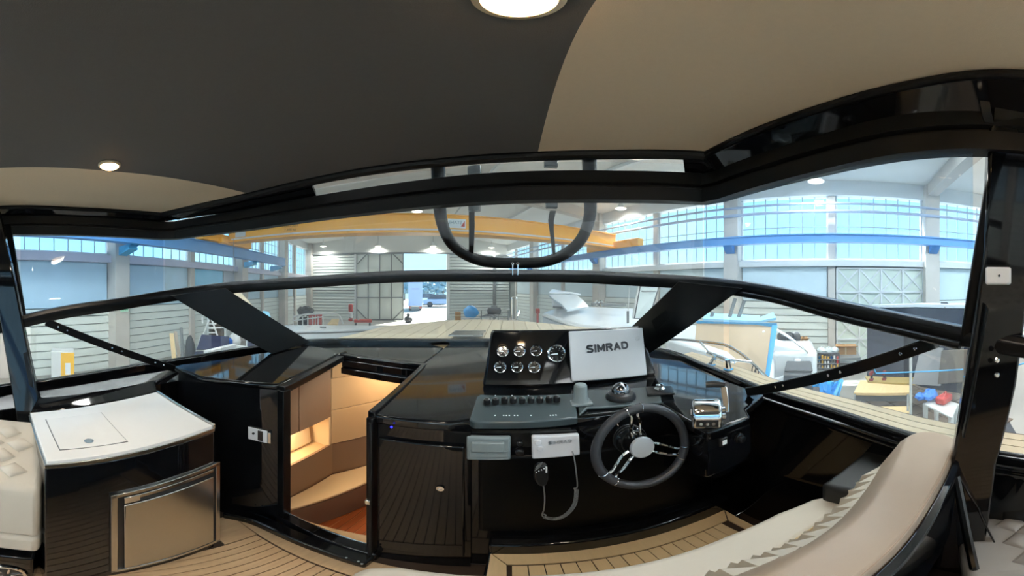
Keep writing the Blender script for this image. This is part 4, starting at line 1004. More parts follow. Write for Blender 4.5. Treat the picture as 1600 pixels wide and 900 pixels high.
# ---------------- covers and radio on the helm face
def onfc(px, py, o=0.): return ony(px, py, FY-.002-o)
rc = thing('radio_cover', onfc(866, 712), 'white plastic radio cover with embossed lettering below the switches', 'cover')
MB().prism([onfc(830, 678), onfc(903, 675), onfc(904, 707), onfc(831, 713)], (0, -.022, 0)).build('shell', WPL, rc, bevel=.006, seg=3)
for px, py, r in ((841, 690.5, .012), (844, 700, .010)): MB().lathe([(r, 0), (r, .008), (r*.8, .010)], onfc(px, py, .021), (0, -1, .05), 16).build('knob_bump', WPL, rc)
letters('SIMRAD', 'lettering', mat('embossed_white', '#b9bdc3', .4), rc, .016, .078, frame(onfc(875, 690.5, .022), Vector((1, 0, .03)).normalized(), Vector((0, 0, 1)), Vector((0, -1, 0))), .002)
gc_ = thing('speaker_cover', onfc(764, 715), 'light grey stepped plastic cover on the helm face left of the radio', 'cover')
MB().prism([onfc(730, 678), onfc(798, 679), onfc(798, 715), onfc(730, 715)], (0, -.02, 0)).build('base', GPL2, gc_, bevel=.008, seg=3)
MB().prism([onfc(738, 689, .019), onfc(788, 689, .019), onfc(788, 703, .019), onfc(738, 703, .019)], (0, -.018, 0)).build('raised_panel', GPL2, gc_, bevel=.003)
MB().prism([onfc(735, 703.5, .019), onfc(795, 703.5, .019), onfc(795, 714, .019), onfc(735, 714, .019)], (0, -.006, 0)).build('lower_lip', GPL2, gc_, bevel=.003)
for py, r in ((692, .010), (705.5, .015)): MB().lathe([(r, 0), (r, .010), (r*.7, .013)], onfc(812, py), (0, -1, 0), 16).build('push_button', BPL, da)
mc = thing('radio_microphone', onfc(845, 745, .04), 'black hand microphone hanging below the radio cover on a coiled cord', 'microphone')
YM = .045
mq = [onfc(834, 726, YM), onfc(840, 721, YM), onfc(853, 722, YM), onfc(855, 730, YM), onfc(855, 744, YM), onfc(851, 753, YM), onfc(841, 753, YM), onfc(833, 742, YM)]
MB().prism(mq, (0, -.03, 0)).build('body', BPL, mc, bevel=.007, seg=3)
MB().prism([onfc(852.4, 729, YM+.029), onfc(855, 729, YM+.029), onfc(855, 738, YM+.029), onfc(852.4, 738, YM+.029)], (0, -.003, 0)).build('talk_key', PRINTW, mc)
for i in range(3): MB().tube([onfc(835+i, 736-i*3, YM+.032), onfc(846+i, 728-i*3, YM+.032)], .0012, 6).build('grille_slot', STEELG, mc)
for i in range(4): MB().lathe([(.002, 0), (.002, .002)], onfc(838+i*4, 738-i*2, YM+.03), (0, -1, 0), 8).build('key', PRINTW, mc)
CORD = mat('cord_grey', '#6f7274', .4)
MB().tube(crv([onfc(848, 752, YM), onfc(851, 775, YM), onfc(850, 795, YM), onfc(847, 804, YM), onfc(850, 808, YM), onfc(853, 805, YM), onfc(849, 803, YM)]), .0026, 8).build('cord', CORD, mc)
pth = crv([onfc(850, 808, YM), onfc(866, 811, YM), onfc(880, 807, YM), onfc(892, 797, YM), onfc(899, 784, YM), onfc(901, 765, YM)], 24)
hel = []
for i, p in enumerate(pth):
    t = (pth[min(i+1, len(pth)-1)]-pth[max(i-1, 0)]).normalized(); u = t.cross(Vector((0, 1, 0))).normalized()
    for q in range(2):
        a = (i*2+q)*math.pi/3; p2 = p.lerp(pth[min(i+1, len(pth)-1)], q/2); hel.append(p2+(u*math.cos(a)+Vector((0, 1, 0))*math.sin(a))*.0065)
MB().tube(hel, .0022, 6).build('coiled_cord', CORD, mc)
MB().tube(crv([onfc(901, 765, YM), onfc(897, 763, YM), onfc(902, 760, YM), onfc(900, 735, YM), onfc(897, 715, .035), onfc(894, 705, .024)]), .0026, 8).build('cord', CORD, mc)
# ---------------- roof downlights
for px, py, rr, lab in ((811, -3, .050, 'round warm downlight in the dark headliner straight overhead'), (171, 257, .043, 'round warm downlight near the left edge of the dark headliner'), (-320, -60, .043, 'round warm downlight added in the headliner behind the camera on the left to brighten the cockpit'), (1750, -120, .043, 'round warm downlight added in the headliner behind the camera on the right to brighten the cockpit')):  # the pair behind the camera is added to brighten the cockpit
    p = onz(px, py, 1.999); t = thing('roof_downlight', p, lab, 'lamp', 'downlights in the cockpit roof')
    MB().lathe([(rr, 0), (rr, -.006), (rr*.82, -.010), (rr*.78, -.004)], p, seg=32).build('bezel', mat('lamp_ring', '#d9c6a8', .3, metal=.5), t)
    MB().lathe([(rr*.79, -.003), (rr*.76, -.012), (rr*.5, -.019), (0, -.021)], p, seg=32).build('lens', mat('warm_lens', '#ffeccc', .5, emit='#ffcf8f', estr=16), t)
    o = lamp('downlight', 'SPOT', p-Vector((0, 0, .03)), (14 if py > -50 else 6), (1, .88, .72), .03, spot=150); o.parent = t; o.location = (0, 0, -.02)
# ---------------- U-shaped tube hung in front of the windscreen, with its straps and catches
ut = thing('tube_frame', atd(805, 414, 1.25), 'black U-shaped tube loop seen through the middle of the windscreen', 'tube frame')
UY = 1.45
def onu(px, py): 
    # the loop leans forward with the glass
    return onpl(px, py, (0, 1.10, 1.95), (0, 1.0, 1.1))
lp_ = [onu(685, 262), onu(686, 300), onu(690, 345), onu(704, 378), onu(728, 398), onu(760, 409), onu(805, 411), onu(850, 409), onu(884, 396), onu(908, 374), onu(921, 340), onu(922, 300), onu(920, 250)]
lp_ = [onu(684, 240)]+lp_[1:-1]+[onu(920, 225)]
MB().tube(crv(lp_, 6), .029, 14).build('loop', RUB, ut)
def strap(pts, w, nm='strap'): return MB().sweep(strip([onu(*p) for p in pts], .006, w, Vector((1, 0, 0)))).build(nm, RUB, ut)
for pts in ([(737, 330), (737, 360), (736, 402)], [(864, 330), (861, 345), (862, 360), (866, 398)]):
    MB().sweep([[onu(x-w, y), onu(x+w, y), onu(x+w, y)+Vector((0, .006, .004)), onu(x-w, y)+Vector((0, .006, .004))] for (x, y), w in zip(pts, (4.6, 4.4, 3.4, 2.4))]).build('strap', RUB, ut)
for px, py in ((742, 325), (861, 320), (742, 268), (860, 257)):
    c = onu(px, py)
    MB().box(c-Vector((0, .012, 0)), (.052, .025, .04)).build('catch', mat('clear_grey_plastic', '#6d7377', .12, spec=.8), ut, bevel=.004)
for dx in (-4, 4):
    pk = thing('split_pin', onu(805+dx, 425), 'thin metal pin '+('left' if dx < 0 else 'right')+' of the pair at the foot of the tube loop', 'pin')
    c0 = atd(805+dx, 414, 1.37); c1 = atd(805+dx, 430, 1.37)
    MB().tube([c0, c1], .003, 6).build('shank', CHR, pk)
    MB().tube([c0+Vector((.006*math.cos(k*math.pi/6), 0, .006+.005*math.sin(k*math.pi/6))) for k in range(12)], .0016, 6, close=True).build('ring', CHR, pk)
# ================================================================== THINGS STANDING IN AND OUTSIDE THE HALL
def basis(px, d):
    a = R((px-800)/7.5); f = Vector((math.sin(a), math.cos(a), 0)); return f, Vector((f.y, -f.x, 0))
def board(pts, th):   # solid board through measured corners
    p = [Vector(q) for q in pts]; n = (p[1]-p[0]).cross(p[-1]-p[0]).normalized(); return MB().prism(p, n*th)
def boxat(px0, px1, d, z0, z1, depth):
    # upright box whose near face spans two bearings at distance d
    p = atd(px0, 450, d); q = atd(px1, 450, d); f, s = basis((px0+px1)/2, d)
    return MB().prism([Vector((p.x, p.y, z0)), Vector((q.x, q.y, z0)), Vector((q.x, q.y, z0))+f*depth, Vector((p.x, p.y, z0))+f*depth], (0, 0, z1-z0))
def zat(py, d): return 1.5+math.tan(R((450-py)/7.5))*d
# ---- left: cabinet, timber, navy panels, trestle, ladder
d = 5.6; t = thing('machine_cabinet', atd(97, 450, d)*1, 'white cabinet with a yellow front against the left wall', 'cabinet'); t.location.z = FZ
boxat(80, 116, d, FZ, zat(549, d), .34).build('body', STEELW, t, bevel=.01)
boxat(95, 116, d-.012, FZ+.02, zat(551, d), .02).build('front_panel', YEL, t, bevel=.004)
boxat(102, 110, d-.02, zat(585, d), zat(567, d), .012).build('notice', PRINTW, t); boxat(101, 113, d-.02, zat(595, d), zat(590, d), .012).build('vent', DARK, t)
def leaning(name, label, cat, px0, py0, px1, py1, d0, d1, w, th, m, grp=None):
    a, b = atd(px0, py0, d0), atd(px1, py1, d1); f, s = basis(px0, d0)
    o = MB().prism([a-s*w/2, a+s*w/2, b+s*w/2, b-s*w/2], f*th).build(name, m); return tag(o, label, cat, grp)
leaning('timber_board', 'pale yellow timber board leaning on the left wall', 'board', 273, 568, 268, 521, 6.0, 6.35, .10, .04, WOOD)
leaning('timber_board', 'grey weathered board leaning beside the pale yellow one', 'board', 281, 566, 274, 518, 6.05, 6.4, .08, .03, mat('weathered_wood', '#9c8f80', .7))
tag(MB().tube([atd(286, 566, 6.0), atd(283, 512, 6.35)], .035, 8).build('metal_tube', STEELG), 'grey metal tube leaning on the left wall', 'tube')
leaning('metal_strip', 'bent grey strip leaning between the tube and the dark sacks', 'strip', 293, 562, 286, 530, 5.95, 6.2, .03, .02, STEELG)
t = thing('refuse_sack', onz(298, 575, FZ), 'dark crumpled sack standing by the left wall column', 'sack')
MB().blob(atd(297, 548, 5.9), (.12, .12, .32), 12, 8, .12).build('bag', DARK, t); MB().tube([atd(296, 530, 5.9), atd(298, 524, 5.9)], [.05, .02], 8).build('neck', DARK, t)
def panel_thing(name, label, cat, pts, th, m, edge=None, grp=None):
    t = thing(name, pts[-1], label, cat, grp); board(pts, th).build('sheet', m, t)
    if edge: MB().tube([Vector(p) for p in pts], .015, 6, close=True).build('edge', edge, t)
    return t
d = 4.8
panel_thing('navy_board', 'large navy panel with white edge left of the raked pillar', 'board', [atd(306, 548, 4.7), atd(357, 546, 4.9), atd(357, 528, 5.1), atd(314, 525, 4.95)], .05, NAVY, STEELW)
t = thing('navy_sofa', onz(332, 585, FZ), 'low navy upholstered block under the navy panel', 'sofa')
boxat(304, 352, 4.75, FZ, zat(549, 4.75), .5).build('body', NAVY, t, bevel=.04)
panel_thing('navy_board', 'small navy panel showing just behind the raked pillar', 'board', [atd(385, 548, 4.7), atd(412, 548, 4.9), atd(410, 534, 5.0), atd(386, 529, 4.9)], .05, NAVY, STEELW)
def trestle(px0, py0, px1, py1, d0, d1, label):
    t = thing('trestle', onz((px0+px1)/2, 600, FZ), label, 'trestle'); a, b = atd(px0, py0, d0), atd(px1, py1, d1)
    MB().sweep(strip([a, b], .09, .05)).build('top_rail', STEELW, t)
    for k in (.18, .82):
        c = a.lerp(b, k); u = (b-a).normalized().cross(Vector((0, 0, 1)))
        for s in (-1, 1): MB().tube([c, Vector((c.x, c.y, FZ))+u*s*.22], .02, 6).build('leg', mat('pale_wood', '#cdbb98', .6), t)
    return t
trestle(321, 551, 366, 540, 3.9, 4.2, 'white topped trestle in front of the navy sofa'); trestle(366, 541, 396, 546, 4.3, 4.3, 'white topped trestle partly hidden by the raked pillar')
t = thing('step_ladder', onz(330, 580, FZ), 'white step ladder beside a dark shelf by the left wall', 'ladder')
for a, b in (((318, 522), (327, 500)), ((342, 530), (331, 500)), ((317, 505), (316, 495))):
    MB().tube([atd(*a, 5.9), atd(*b, 5.9)], .02, 6).build('rail', STEELW, t)
for py in (506, 513, 520): MB().tube([atd(325, py, 5.9), atd(338, py, 5.9)], .018, 6).build('rung', STEELW, t)
t = thing('storage_rack', onz(342, 580, FZ), 'dark loaded storage rack behind the step ladder', 'rack')
for i, (py0, py1) in enumerate(((527, 513), (511, 499))): boxat(326, 350, 6.1, zat(py0, 6.1), zat(py1, 6.1), .35).build('load', mat('dark_brown_load', '#5a534c', .7, var=.3, scale=20), t, bevel=.03)
for px in (325, 352): MB().tube([atd(px, 495, 6.08), Vector((*atd(px, 495, 6.08).xy, FZ))], .02, 6).build('upright', STEELW, t)
for py in (512, 528): MB().tube([atd(324, py, 6.05), atd(356, py, 6.05)], .02, 6).build('shelf_edge', STEELW, t)
t = thing('plastic_sack', atd(367, 540, 5.3), 'white full plastic sack beside the blue can', 'sack'); MB().blob(atd(367, 533, 5.3), (.12, .12, .16), 12, 8, .08).build('bag', STEELW, t)
MB().tube([atd(368, 525, 5.3), atd(369, 521, 5.3)], [.05, .02], 8).build('tie', STEELW, t)
t = thing('blue_can', atd(359, 540, 5.1), 'small blue plastic can beside the white sack', 'can'); MB().lathe([(.05, 0), (.055, .02), (.055, .11), (.025, .14), (.025, .16)], atd(359, 540, 5.1)).build('body', mat('can_blue', '#2f6fd0', .4), t)
MB().lathe([(.028, .155), (.028, .18)], atd(359, 540, 5.1)).build('cap', STEELW, t)
# ---- left: white boat, rail trolley, red gear
def hull(name, label, secs, m=GELW, stripe=None):
    t = thing(name, secs[0][0], label, 'boat'); MB().sweep([[Vector(p) for p in s] for s in secs]).build('hull', m, t, bevel=.02)
    return t
def section(px, d0, d1, py, zb=FZ+.3):
    a = atd(px, py, d0); b = atd(px, py, d1); z = a.z
    return [Vector((a.x, a.y, z)), Vector((b.x, b.y, z)), Vector((b.x, b.y, z-.12)), Vector((b.x*.98, b.y*.98, zb)), Vector((a.x*1.02, a.y*1.02, zb)), Vector((a.x, a.y, z-.12))]
wbt = hull('white_boat', 'white boat hull lying beyond the foredeck on the left', [section(400, 5.6, 6.5, 518), section(440, 5.8, 6.7, 517), section(500, 6.4, 7.3, 516), section(560, 7.2, 7.9, 514), section(600, 8.2, 8.5, 511)])
MB().tube([atd(px, py+4, dd-.01) for px, py, dd in ((400, 518, 5.6), (440, 517, 5.8), (500, 516, 6.4), (560, 514, 7.2), (600, 511, 8.2))], .02, 6).build('rub_rail', STEELG, wbt)
for px in (482, 503, 506): MB().box(atd(px, 512, 6.8), (.10, .05, .06)).build('cleat', STEELG, wbt)
t = thing('rail_trolley', onz(495, 520, FZ), 'white tubular trolley frame beyond the white boat at the left', 'trolley')
dd = 9.6
MB().tube(crv([atd(458, 495, dd), atd(480, 491, dd), atd(505, 490, dd), atd(528, 492, dd), atd(536, 506, dd)]), .03, 8).build('top_tube', STEELW, t)
MB().tube([atd(458, 501, dd), atd(505, 495, dd)], .02, 6).build('side_tube', STEELW, t)
for px in (458, 465, 473, 481, 489, 497, 505): MB().tube([atd(px, 494, dd), atd(px, 512, dd)], .018, 6).build('upright', STEELW, t)
for px in (487, 498):
    t = thing('red_crate', atd(px, 507, 10), 'red plastic crate '+('left' if px < 490 else 'right')+' of the pair inside the trolley frame', 'crate')
    boxat(px-4.5, px+5, 10, zat(508, 10), zat(492, 10), .4).build('body', mat('crate_red', '#c4564f', .5), t, bevel=.03); boxat(px-4.8, px+5.3, 9.98, zat(493.5, 10), zat(491.5, 10), .44).build('rim', RED, t)
t = thing('timber_stack', atd(524, 508, 9.5), 'stack of pale boards leaning on the trolley end', 'timber stack')
for i in range(5): board([atd(511+i*3.4, 509, 9.3), atd(514+i*3.4, 509, 9.3), atd(521+i*2.2, 499.5, 9.9), atd(519+i*2.2, 499.5, 9.9)], .04).build('plank', WOOD, t)
hm = MB()
for i in range(16): hm.blob(atd(random.uniform(468, 486), random.uniform(481, 491), 13.6+random.random()*.3), (.16, .16, .13), 7, 5, .3)
for i in range(8): hm.blob(onz(477, 500, FZ)*0+Vector((*atd(random.uniform(470, 485), 490, 13.7).xy, FZ+.12+i*.06)), (.2, .2, .14), 7, 5, .3)
tag(hm.build('brushwood_heap', DARK), 'dark tangled heap in the far left corner of the hall', 'heap', kind='stuff')
panel_thing('cream_board', 'cream board leaning beyond the left raked pillar', 'board', [atd(399, 494, 5.3), atd(409, 494, 5.3), atd(377, 458, 5.5), atd(346, 458, 5.5)], .03, mat('cream_ply', '#d8c8ad', .6, var=.06))
panel_thing('plastic_dust_sheet', 'pale cyan crumpled dust sheet above the white boat at the left', 'sheet', [atd(409, 499, 5.9), atd(424, 500, 5.9), atd(420, 489, 6.0), atd(411, 487, 6.0)], .05, SLABC)
dd = 15
t = thing('fire_extinguisher', onz(548, 500, FZ), 'red and white extinguisher trolley at the edge of the gate leaf', 'extinguisher')
for z0, z1, r, m in ((zat(487, dd), zat(475, dd), .13, RED), (zat(497, dd), zat(488, dd), .10, STEELW), (zat(502, dd), zat(497, dd), .13, RED)):
    c = atd(548, 490, dd); MB().lathe([(r*.7, 0), (r, .04), (r, z1-z0-.04), (r*.6, z1-z0)], Vector((c.x, c.y, z0)), seg=14).build('cylinder', m, t)
t = thing('red_hand_truck', onz(567, 508, FZ), 'low red hand truck in front of the closed gate leaf', 'hand truck')
dd = 13.5; boxat(553, 581, dd, zat(504, dd), zat(500, dd), .5).build('bed', RED, t, bevel=.02)
for px in (556, 578):
    c = atd(px, 507, dd); MB().lathe([(.09, -.03), (.09, .03)], c, (1, .3, 0), 14).build('wheel', DARK, t)
MB().tube([atd(553, 502, dd), atd(546, 496, dd)], .02, 6).build('handle', STEELG, t)
MB().tube([atd(560, 500, dd), atd(560, 495, dd)], .04, 8).build('post', STEELW, t)
dd = 16.2
t = thing('dark_winch', onz(638, 510, FZ), 'small dark hooded machine in the open gateway', 'machine')
c = atd(638, 500, dd); MB().blob((c.x, c.y, zat(499, dd)), (.26, .2, .2), 14, 8, .05).build('body', DARK, t); MB().blob((c.x, c.y, zat(492, dd)), (.11, .11, .11), 12, 8).build('cap', DARK, t)
MB().box((c.x, c.y, zat(504, dd)), (.3, .2, .2)).build('foot', STEELG, t)
# ---- outside the gate
t = thing('box_van', onz(650, 485, FZ), 'pale blue box van parked outside the open gate', 'van')
dd = 24.5; f, s = basis(649, dd)
boxat(638, 660, dd, zat(478, dd), zat(437, dd), 3.6).build('box', mat('van_blue', '#8ea6d2', .4, var=.04), t, bevel=.03)
boxat(638.5, 659.5, dd-.05, zat(483, dd), zat(478.5, dd), .1).build('bumper', STEELG, t)
for px in (640, 657): boxat(px-1.6, px+1.6, dd-.08, zat(481.5, dd), zat(479.5, dd), .05).build('tail_light', RED, t)
for px in (641, 656.5):
    c = atd(px, 484, dd+.6); MB().lathe([(.22, -.1), (.22, .1)], Vector((c.x, c.y, FZ+.22)), (1, .2, 0), 16).build('wheel', DARK, t)
boxat(643, 655, dd-.02, zat(452.5, dd), zat(450.5, dd), .03).build('lettering_strip', mat('van_ink', '#8794b4', .5), t)
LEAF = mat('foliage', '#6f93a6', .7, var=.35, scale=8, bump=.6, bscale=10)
def tree(px, dd, zc, r, h, lab):
    t = thing('tree', onz(px, 500, FZ), lab, 'tree', 'trees outside the gate'); c = atd(px, 450, dd); t.location = (c.x, c.y, FZ)
    MB().tube([(c.x, c.y, FZ), (c.x+.1, c.y, FZ+h*.6)], [.12, .07], 7).build('trunk', mat('bark', '#6b5a4c', .8), t)
    lm = MB()
    for k in range(26):
        a = random.uniform(0, 6.28); q = random.random(); rr = r*math.sqrt(random.random())*.8
        lm.blob((c.x+rr*math.cos(a), c.y+rr*math.sin(a), FZ+h*(.35+.6*q)), (r*.3, r*.3, r*.26), 7, 5, .35)
    lm.build('crown', LEAF, t)
tree(666, 44, 0, 1.5, 3.4, 'round tree right behind the parked van'); tree(678, 50, 0, 1.7, 3.9, 'tall tree in the middle of the gateway view'); tree(692, 41, 0, 1.5, 4.0, 'tree at the right side of the gateway view'); tree(632, 47, 0, 1.6, 3.6, 'tree at the left side of the gateway view')
for px, dd, lab, cc in ((672, 34, 'white parked car outside the gate nearest the van', '#dfe6ee'), (690, 30, 'blue grey parked car outside the gate at the right', '#8ea6c4')):
    t = thing('parked_car', onz(px, 470, FZ), lab, 'car', 'cars outside the gate'); c = atd(px, 450, dd); t.location = (c.x, c.y, FZ)
    m_ = mat('car_paint_'+cc[1:], cc, .2)
    T = Matrix.Translation((c.x, c.y, FZ)) @ Matrix.Rotation(R(15), 4, 'Z') @ Matrix.Scale(1.0, 4)
    MB(T).sweep([[Vector((x, y, z)) for x, z in ((-2.0, .3), (-2.0, .75), (-1.7, .85), (1.2, .88), (1.95, .75), (2.0, .3))] for y in (-.8, .8)]).build('body', m_, t, bevel=.08)
    MB(T).sweep([[Vector((x, y, z)) for x, z in ((-1.6, .84), (-1.0, 1.35), (.4, 1.38), (1.1, .86))] for y in (-.68, .68)]).build('cabin', mat('car_glass', '#3d4a57', .1), t, bevel=.06)
    for x in (-1.25, 1.25):
        for y in (-.78, .78): MB(T).lathe([(.3, -.08), (.3, .08)], (x, y, .3), (0, 1, 0), 16).build('wheel', DARK, t)
# ---- right of the gate: tarp bundle and clutter
dd = 15.2
t = thing('tarp_bundle', onz(736, 505, FZ), 'bright blue tarpaulin bundle on a trolley right of the open gate', 'tarpaulin')
c = atd(736, 488, dd); MB().blob((c.x, c.y, zat(488, dd)), (.42, .3, .36), 16, 10, .10).build('cover', TARP, t)
for px in (726, 746): MB().tube([atd(px, 496, dd), Vector((*atd(px, 496, dd).xy, FZ))], .03, 6).build('leg', STEELW, t)
MB().tube([atd(722, 497, dd-.3), atd(750, 497, dd-.3)], .03, 6).build('rail', STEELW, t)
t = thing('pipe_stand', onz(770, 505, FZ), 'metal stand loaded with pipe lengths at the far right corner', 'stand')
for k in range(9): MB().tube([atd(random.uniform(748, 762), random.uniform(482, 497), 14+random.random()*.5), atd(random.uniform(775, 798), random.uniform(482, 497), 14+random.random()*.5)], random.uniform(.02, .05), 7).build('pipe', random.choice([STEELW, STEELG, CHR]), t)
for px in (752, 772, 794): MB().tube([atd(px, 485, 14), Vector((*atd(px, 485, 14).xy, FZ))], .03, 6).build('upright', STEELG, t)
t = thing('dark_compressor', onz(772, 505, FZ), 'dark compressor among the pipes at the far right corner', 'compressor')
c = atd(772, 486, 13.6); MB().lathe([(.05, -.35), (.17, -.30), (.17, .30), (.05, .35)], c, (1, .2, 0), 16).build('tank', DARK, t); MB().box(c+Vector((0, 0, .2)), (.3, .2, .16)).build('motor', STEELG, t, bevel=.02)
for k in (-.2, .2): MB().tube([c+Vector((k, 0, -.1)), Vector((c.x+k, c.y, FZ))], .025, 6).build('leg', STEELG, t)
t = thing('cardboard_carton', atd(716, 500, 15.5), 'pale cardboard carton beside the tarpaulin', 'carton'); boxat(711, 720, 15.4, FZ, zat(488, 15.4), .35).build('box', CARD, t, bevel=.01); boxat(711, 720, 15.38, zat(494, 15.4), zat(493, 15.4), .36).build('tape', WOOD, t)
t = thing('hydrant_box', H(HR-.35, 11.0, .2), 'small red box on the foot of the right wall column', 'box')
c = atd(840, 486, 10.6); MB().box(c, (.16, .16, .18)).build('body', RED, t, bevel=.02); MB().box(c+Vector((0, -.085, 0)), (.12, .01, .13)).build('door', mat('red_door', '#a03030', .4), t); MB().box((c.x, c.y, (c.z-.09+FZ)/2), (.08, .08, c.z-.09-FZ)).build('post', RED, t)
br = thing('bow_rail', onz(804, 500, 1.04), 'upright chrome tube hoop at the bow', 'rail')
MB().tube(crv([onz(799.5, 500, 1.04), atd(799.5, 470, 3.9), atd(801, 465, 3.9), atd(806, 465, 3.9), atd(807.5, 470, 3.9), onz(807.5, 500, 1.04)], 5), .012, 8).build('hoop', CHR, br)
MB().tube([atd(807, 498, 3.88), atd(812, 486, 3.9)], .008, 6).build('stay', CHR, br)
# ---- white boat ahead on the right
b2 = thing('white_cabin_boat', onz(930, 560, FZ), 'white boat with a low cabin lying ahead on the right', 'boat')
dk = [atd(848, 489, 6.4), atd(905, 507, 4.7), atd(985, 512, 4.0), atd(1035, 512, 4.2), atd(1010, 482, 6.0), atd(915, 479, 6.6), atd(870, 481, 6.6)]
MB().prism(dk, (0, 0, -.10)).build('deck', GELW, b2, bevel=.03)
hullp = [p-Vector((0, 0, .1)) for p in dk]; cc_ = sum(hullp, Vector())/len(hullp)
MB().sweep([hullp, [cc_+(p-cc_)*.9+Vector((0, 0, -1.1)) for p in hullp]]).build('hull', mat('hull_grey', '#aab4bd', .3, var=.05), b2)
MB().tube([p-Vector((0, 0, .06)) for p in dk], .03, 8, close=True).build('rub_rail', STEELW, b2)
cabp = [(858, 461, 6.0), (866, 468, 5.8), (877, 475, 5.6), (886, 484, 5.4)]
cabq = [(893, 459, 6.3), (902, 461, 6.2), (912, 470, 6.0), (920, 479, 5.9)]
MB().sweep([[atd(*a), atd(*b), atd(*b)-Vector((0, 0, .04)), atd(*a)-Vector((0, 0, .04))] for a, b in zip(cabp, cabq)]).build('cabin_screen', mat('tinted_grey', '#b9c6cf', .25), b2)
boxat(862, 905, 6.3, zat(481, 6.3), zat(462, 6.3), .5).build('cabin', GELW, b2, bevel=.05)
MB().prism([atd(857, 460, 6.1), atd(893, 459, 6.2), atd(908, 462, 6.5), atd(862, 454, 6.8)], (0, 0, .04)).build('cabin_roof', GELW, b2, bevel=.015)
MB().prism([atd(864, 479, 5.9), atd(884, 481, 5.7), atd(886, 482, 5.9), atd(864, 481, 6.0)], (0, 0, .02)).build('side_vent', STEELG, b2)
t = thing('mooring_bitts', atd(936, 478, 5.4), 'chrome mooring bitts on the deck of the white cabin boat', 'bitts')
for px in (933, 939): MB().tube([atd(px, 479, 5.4), atd(px, 469, 5.4)], .022, 8).build('post', CHR, t)
MB().tube([atd(929, 472, 5.4), atd(943, 471, 5.4)], .02, 8).build('bar', CHR, t)
tag(MB().tube([atd(925, 475, 5.6), atd(977, 476.5, 5.2)], .035, 8).build('dark_spar', STEELG), 'dark grey spar lying across the white cabin boat', 'spar')
t = thing('whip_antenna', atd(981, 502, 4.2), 'thin white whip antenna beside the framed screen', 'antenna')
MB().tube([atd(981, 502, 4.2), atd(983, 448, 4.2)], [.012, .004], 6).build('whip', STEELW, t); MB().tube([atd(981, 505, 4.2), atd(981, 486, 4.2)], .02, 8).build('socket', STEELG, t)
fq = [atd(990, 497, 4.0), atd(1013, 497, 4.2), atd(1028, 448, 4.3), atd(999, 447, 4.1)]
t = thing('framed_screen', fq[0], 'white framed glass screen standing up ahead on the right', 'screen')
board(fq, .02).build('glass', mat('frosted_glass', '#c9d3d2', .3), t); MB().tube(fq, .028, 8, close=True).build('frame', STEELW, t); MB().tube([p+Vector((0, -.03, 0)) for p in fq], .010, 6, close=True).build('seal', DARK, t)
MB().tube([atd(1003, 455, 4.05), atd(1024, 455, 4.2)], .015, 6).build('hook_rail', STEELG, t)
# ---- neighbouring boat on the right with the taped board
dd = 2.9
b3 = thing('neighbour_boat', onz(1200, 640, FZ), 'white open boat under repair beside the side deck on the right', 'boat')
hs = [[atd(1040, 527, 2.9), atd(1040, 500, 5.2), Vector((*atd(1040, 500, 5.2).xy, FZ+.3)), Vector((*atd(1040, 527, 3.0).xy, FZ+.3))], [atd(1130, 552, 2.7), atd(1130, 515, 4.8), Vector((*atd(1130, 515, 4.8).xy, FZ+.3)), Vector((*atd(1130, 552, 2.8).xy, FZ+.3))], [atd(1210, 592, 2.75), atd(1210, 540, 4.5), Vector((*atd(1210, 540, 4.5).xy, FZ+.3)), Vector((*atd(1210, 592, 2.85).xy, FZ+.3))]]
MB().sweep(hs).build('hull', GELW, b3, bevel=.04)
boxat(1206, 1277, 3.6, FZ+.2, zat(551, 3.6), .9).build('engine_well', GELW, b3, bevel=.06)
board([atd(1203, 534, 3.7), atd(1277, 549, 3.7), atd(1277, 560, 3.7), atd(1203, 552, 3.7)], .3).build('coaming', GELW, b3, bevel=.04)
MB().tube(crv([atd(1202, 598, 3.3), atd(1226, 592, 3.3), atd(1242, 578, 3.4), atd(1247, 563, 3.5)]), .05, 8).build('arched_moulding', GELW, b3)
MB().tube(crv([atd(1212, 514, 3.6), atd(1232, 526, 3.6), atd(1252, 542, 3.6), atd(1262, 552, 3.6)]), .018, 8).build('hand_rail', CHR, b3)
for a, b in (((1149, 466), (1138, 502)), ((1163, 469), (1152, 502)), ((1114, 487), (1110, 500))): MB().tube([atd(*a, 3.6), atd(*b, 3.6)], .024, 8).build('arch_tube', STEELG, b3)
board([atd(1098, 501, 3.5), atd(1187, 505, 3.4), atd(1187, 496, 3.7), atd(1104, 492, 3.8)], .03).build('canopy', mat('canopy_blue', '#8fc6e6', .5, var=.1), b3)
board([atd(1186, 505, 3.4), atd(1213, 500, 3.4), atd(1209, 491, 3.7), atd(1190, 498, 3.7)], .03).build('canopy', mat('canopy_blue', '#8fc6e6', .5), b3)
bp_ = [atd(1089, 502, 3.3), atd(1212, 506, 3.0), atd(1198, 590, 2.55), atd(1172, 590, 2.55), atd(1085, 545, 2.95)]
tb_ = thing('taped_board', bp_[2], 'brown board edged with blue tape standing on the neighbouring boat', 'board')
MB().prism(bp_, (.012, .02, 0)).build('sheet', WOODB, tb_)
def tape(a, b, w, o=Vector((-.006, -.012, 0))):
    a, b = Vector(a)+o, Vector(b)+o; MB().sweep(strip([a, b], .006, w, Vector((.4, .9, 0)).cross(b-a).normalized() if 0 else Vector((0, 0, 1)))).build('tape', TAPE, tb_)
MB().prism([atd(1088, 501, 3.28), atd(1213, 505, 2.98), atd(1213, 511, 2.97), atd(1140, 508.5, 3.15), atd(1120, 509, 3.2), atd(1088, 505, 3.28)], (-.004, -.01, 0)).build('tape', TAPE, tb_)
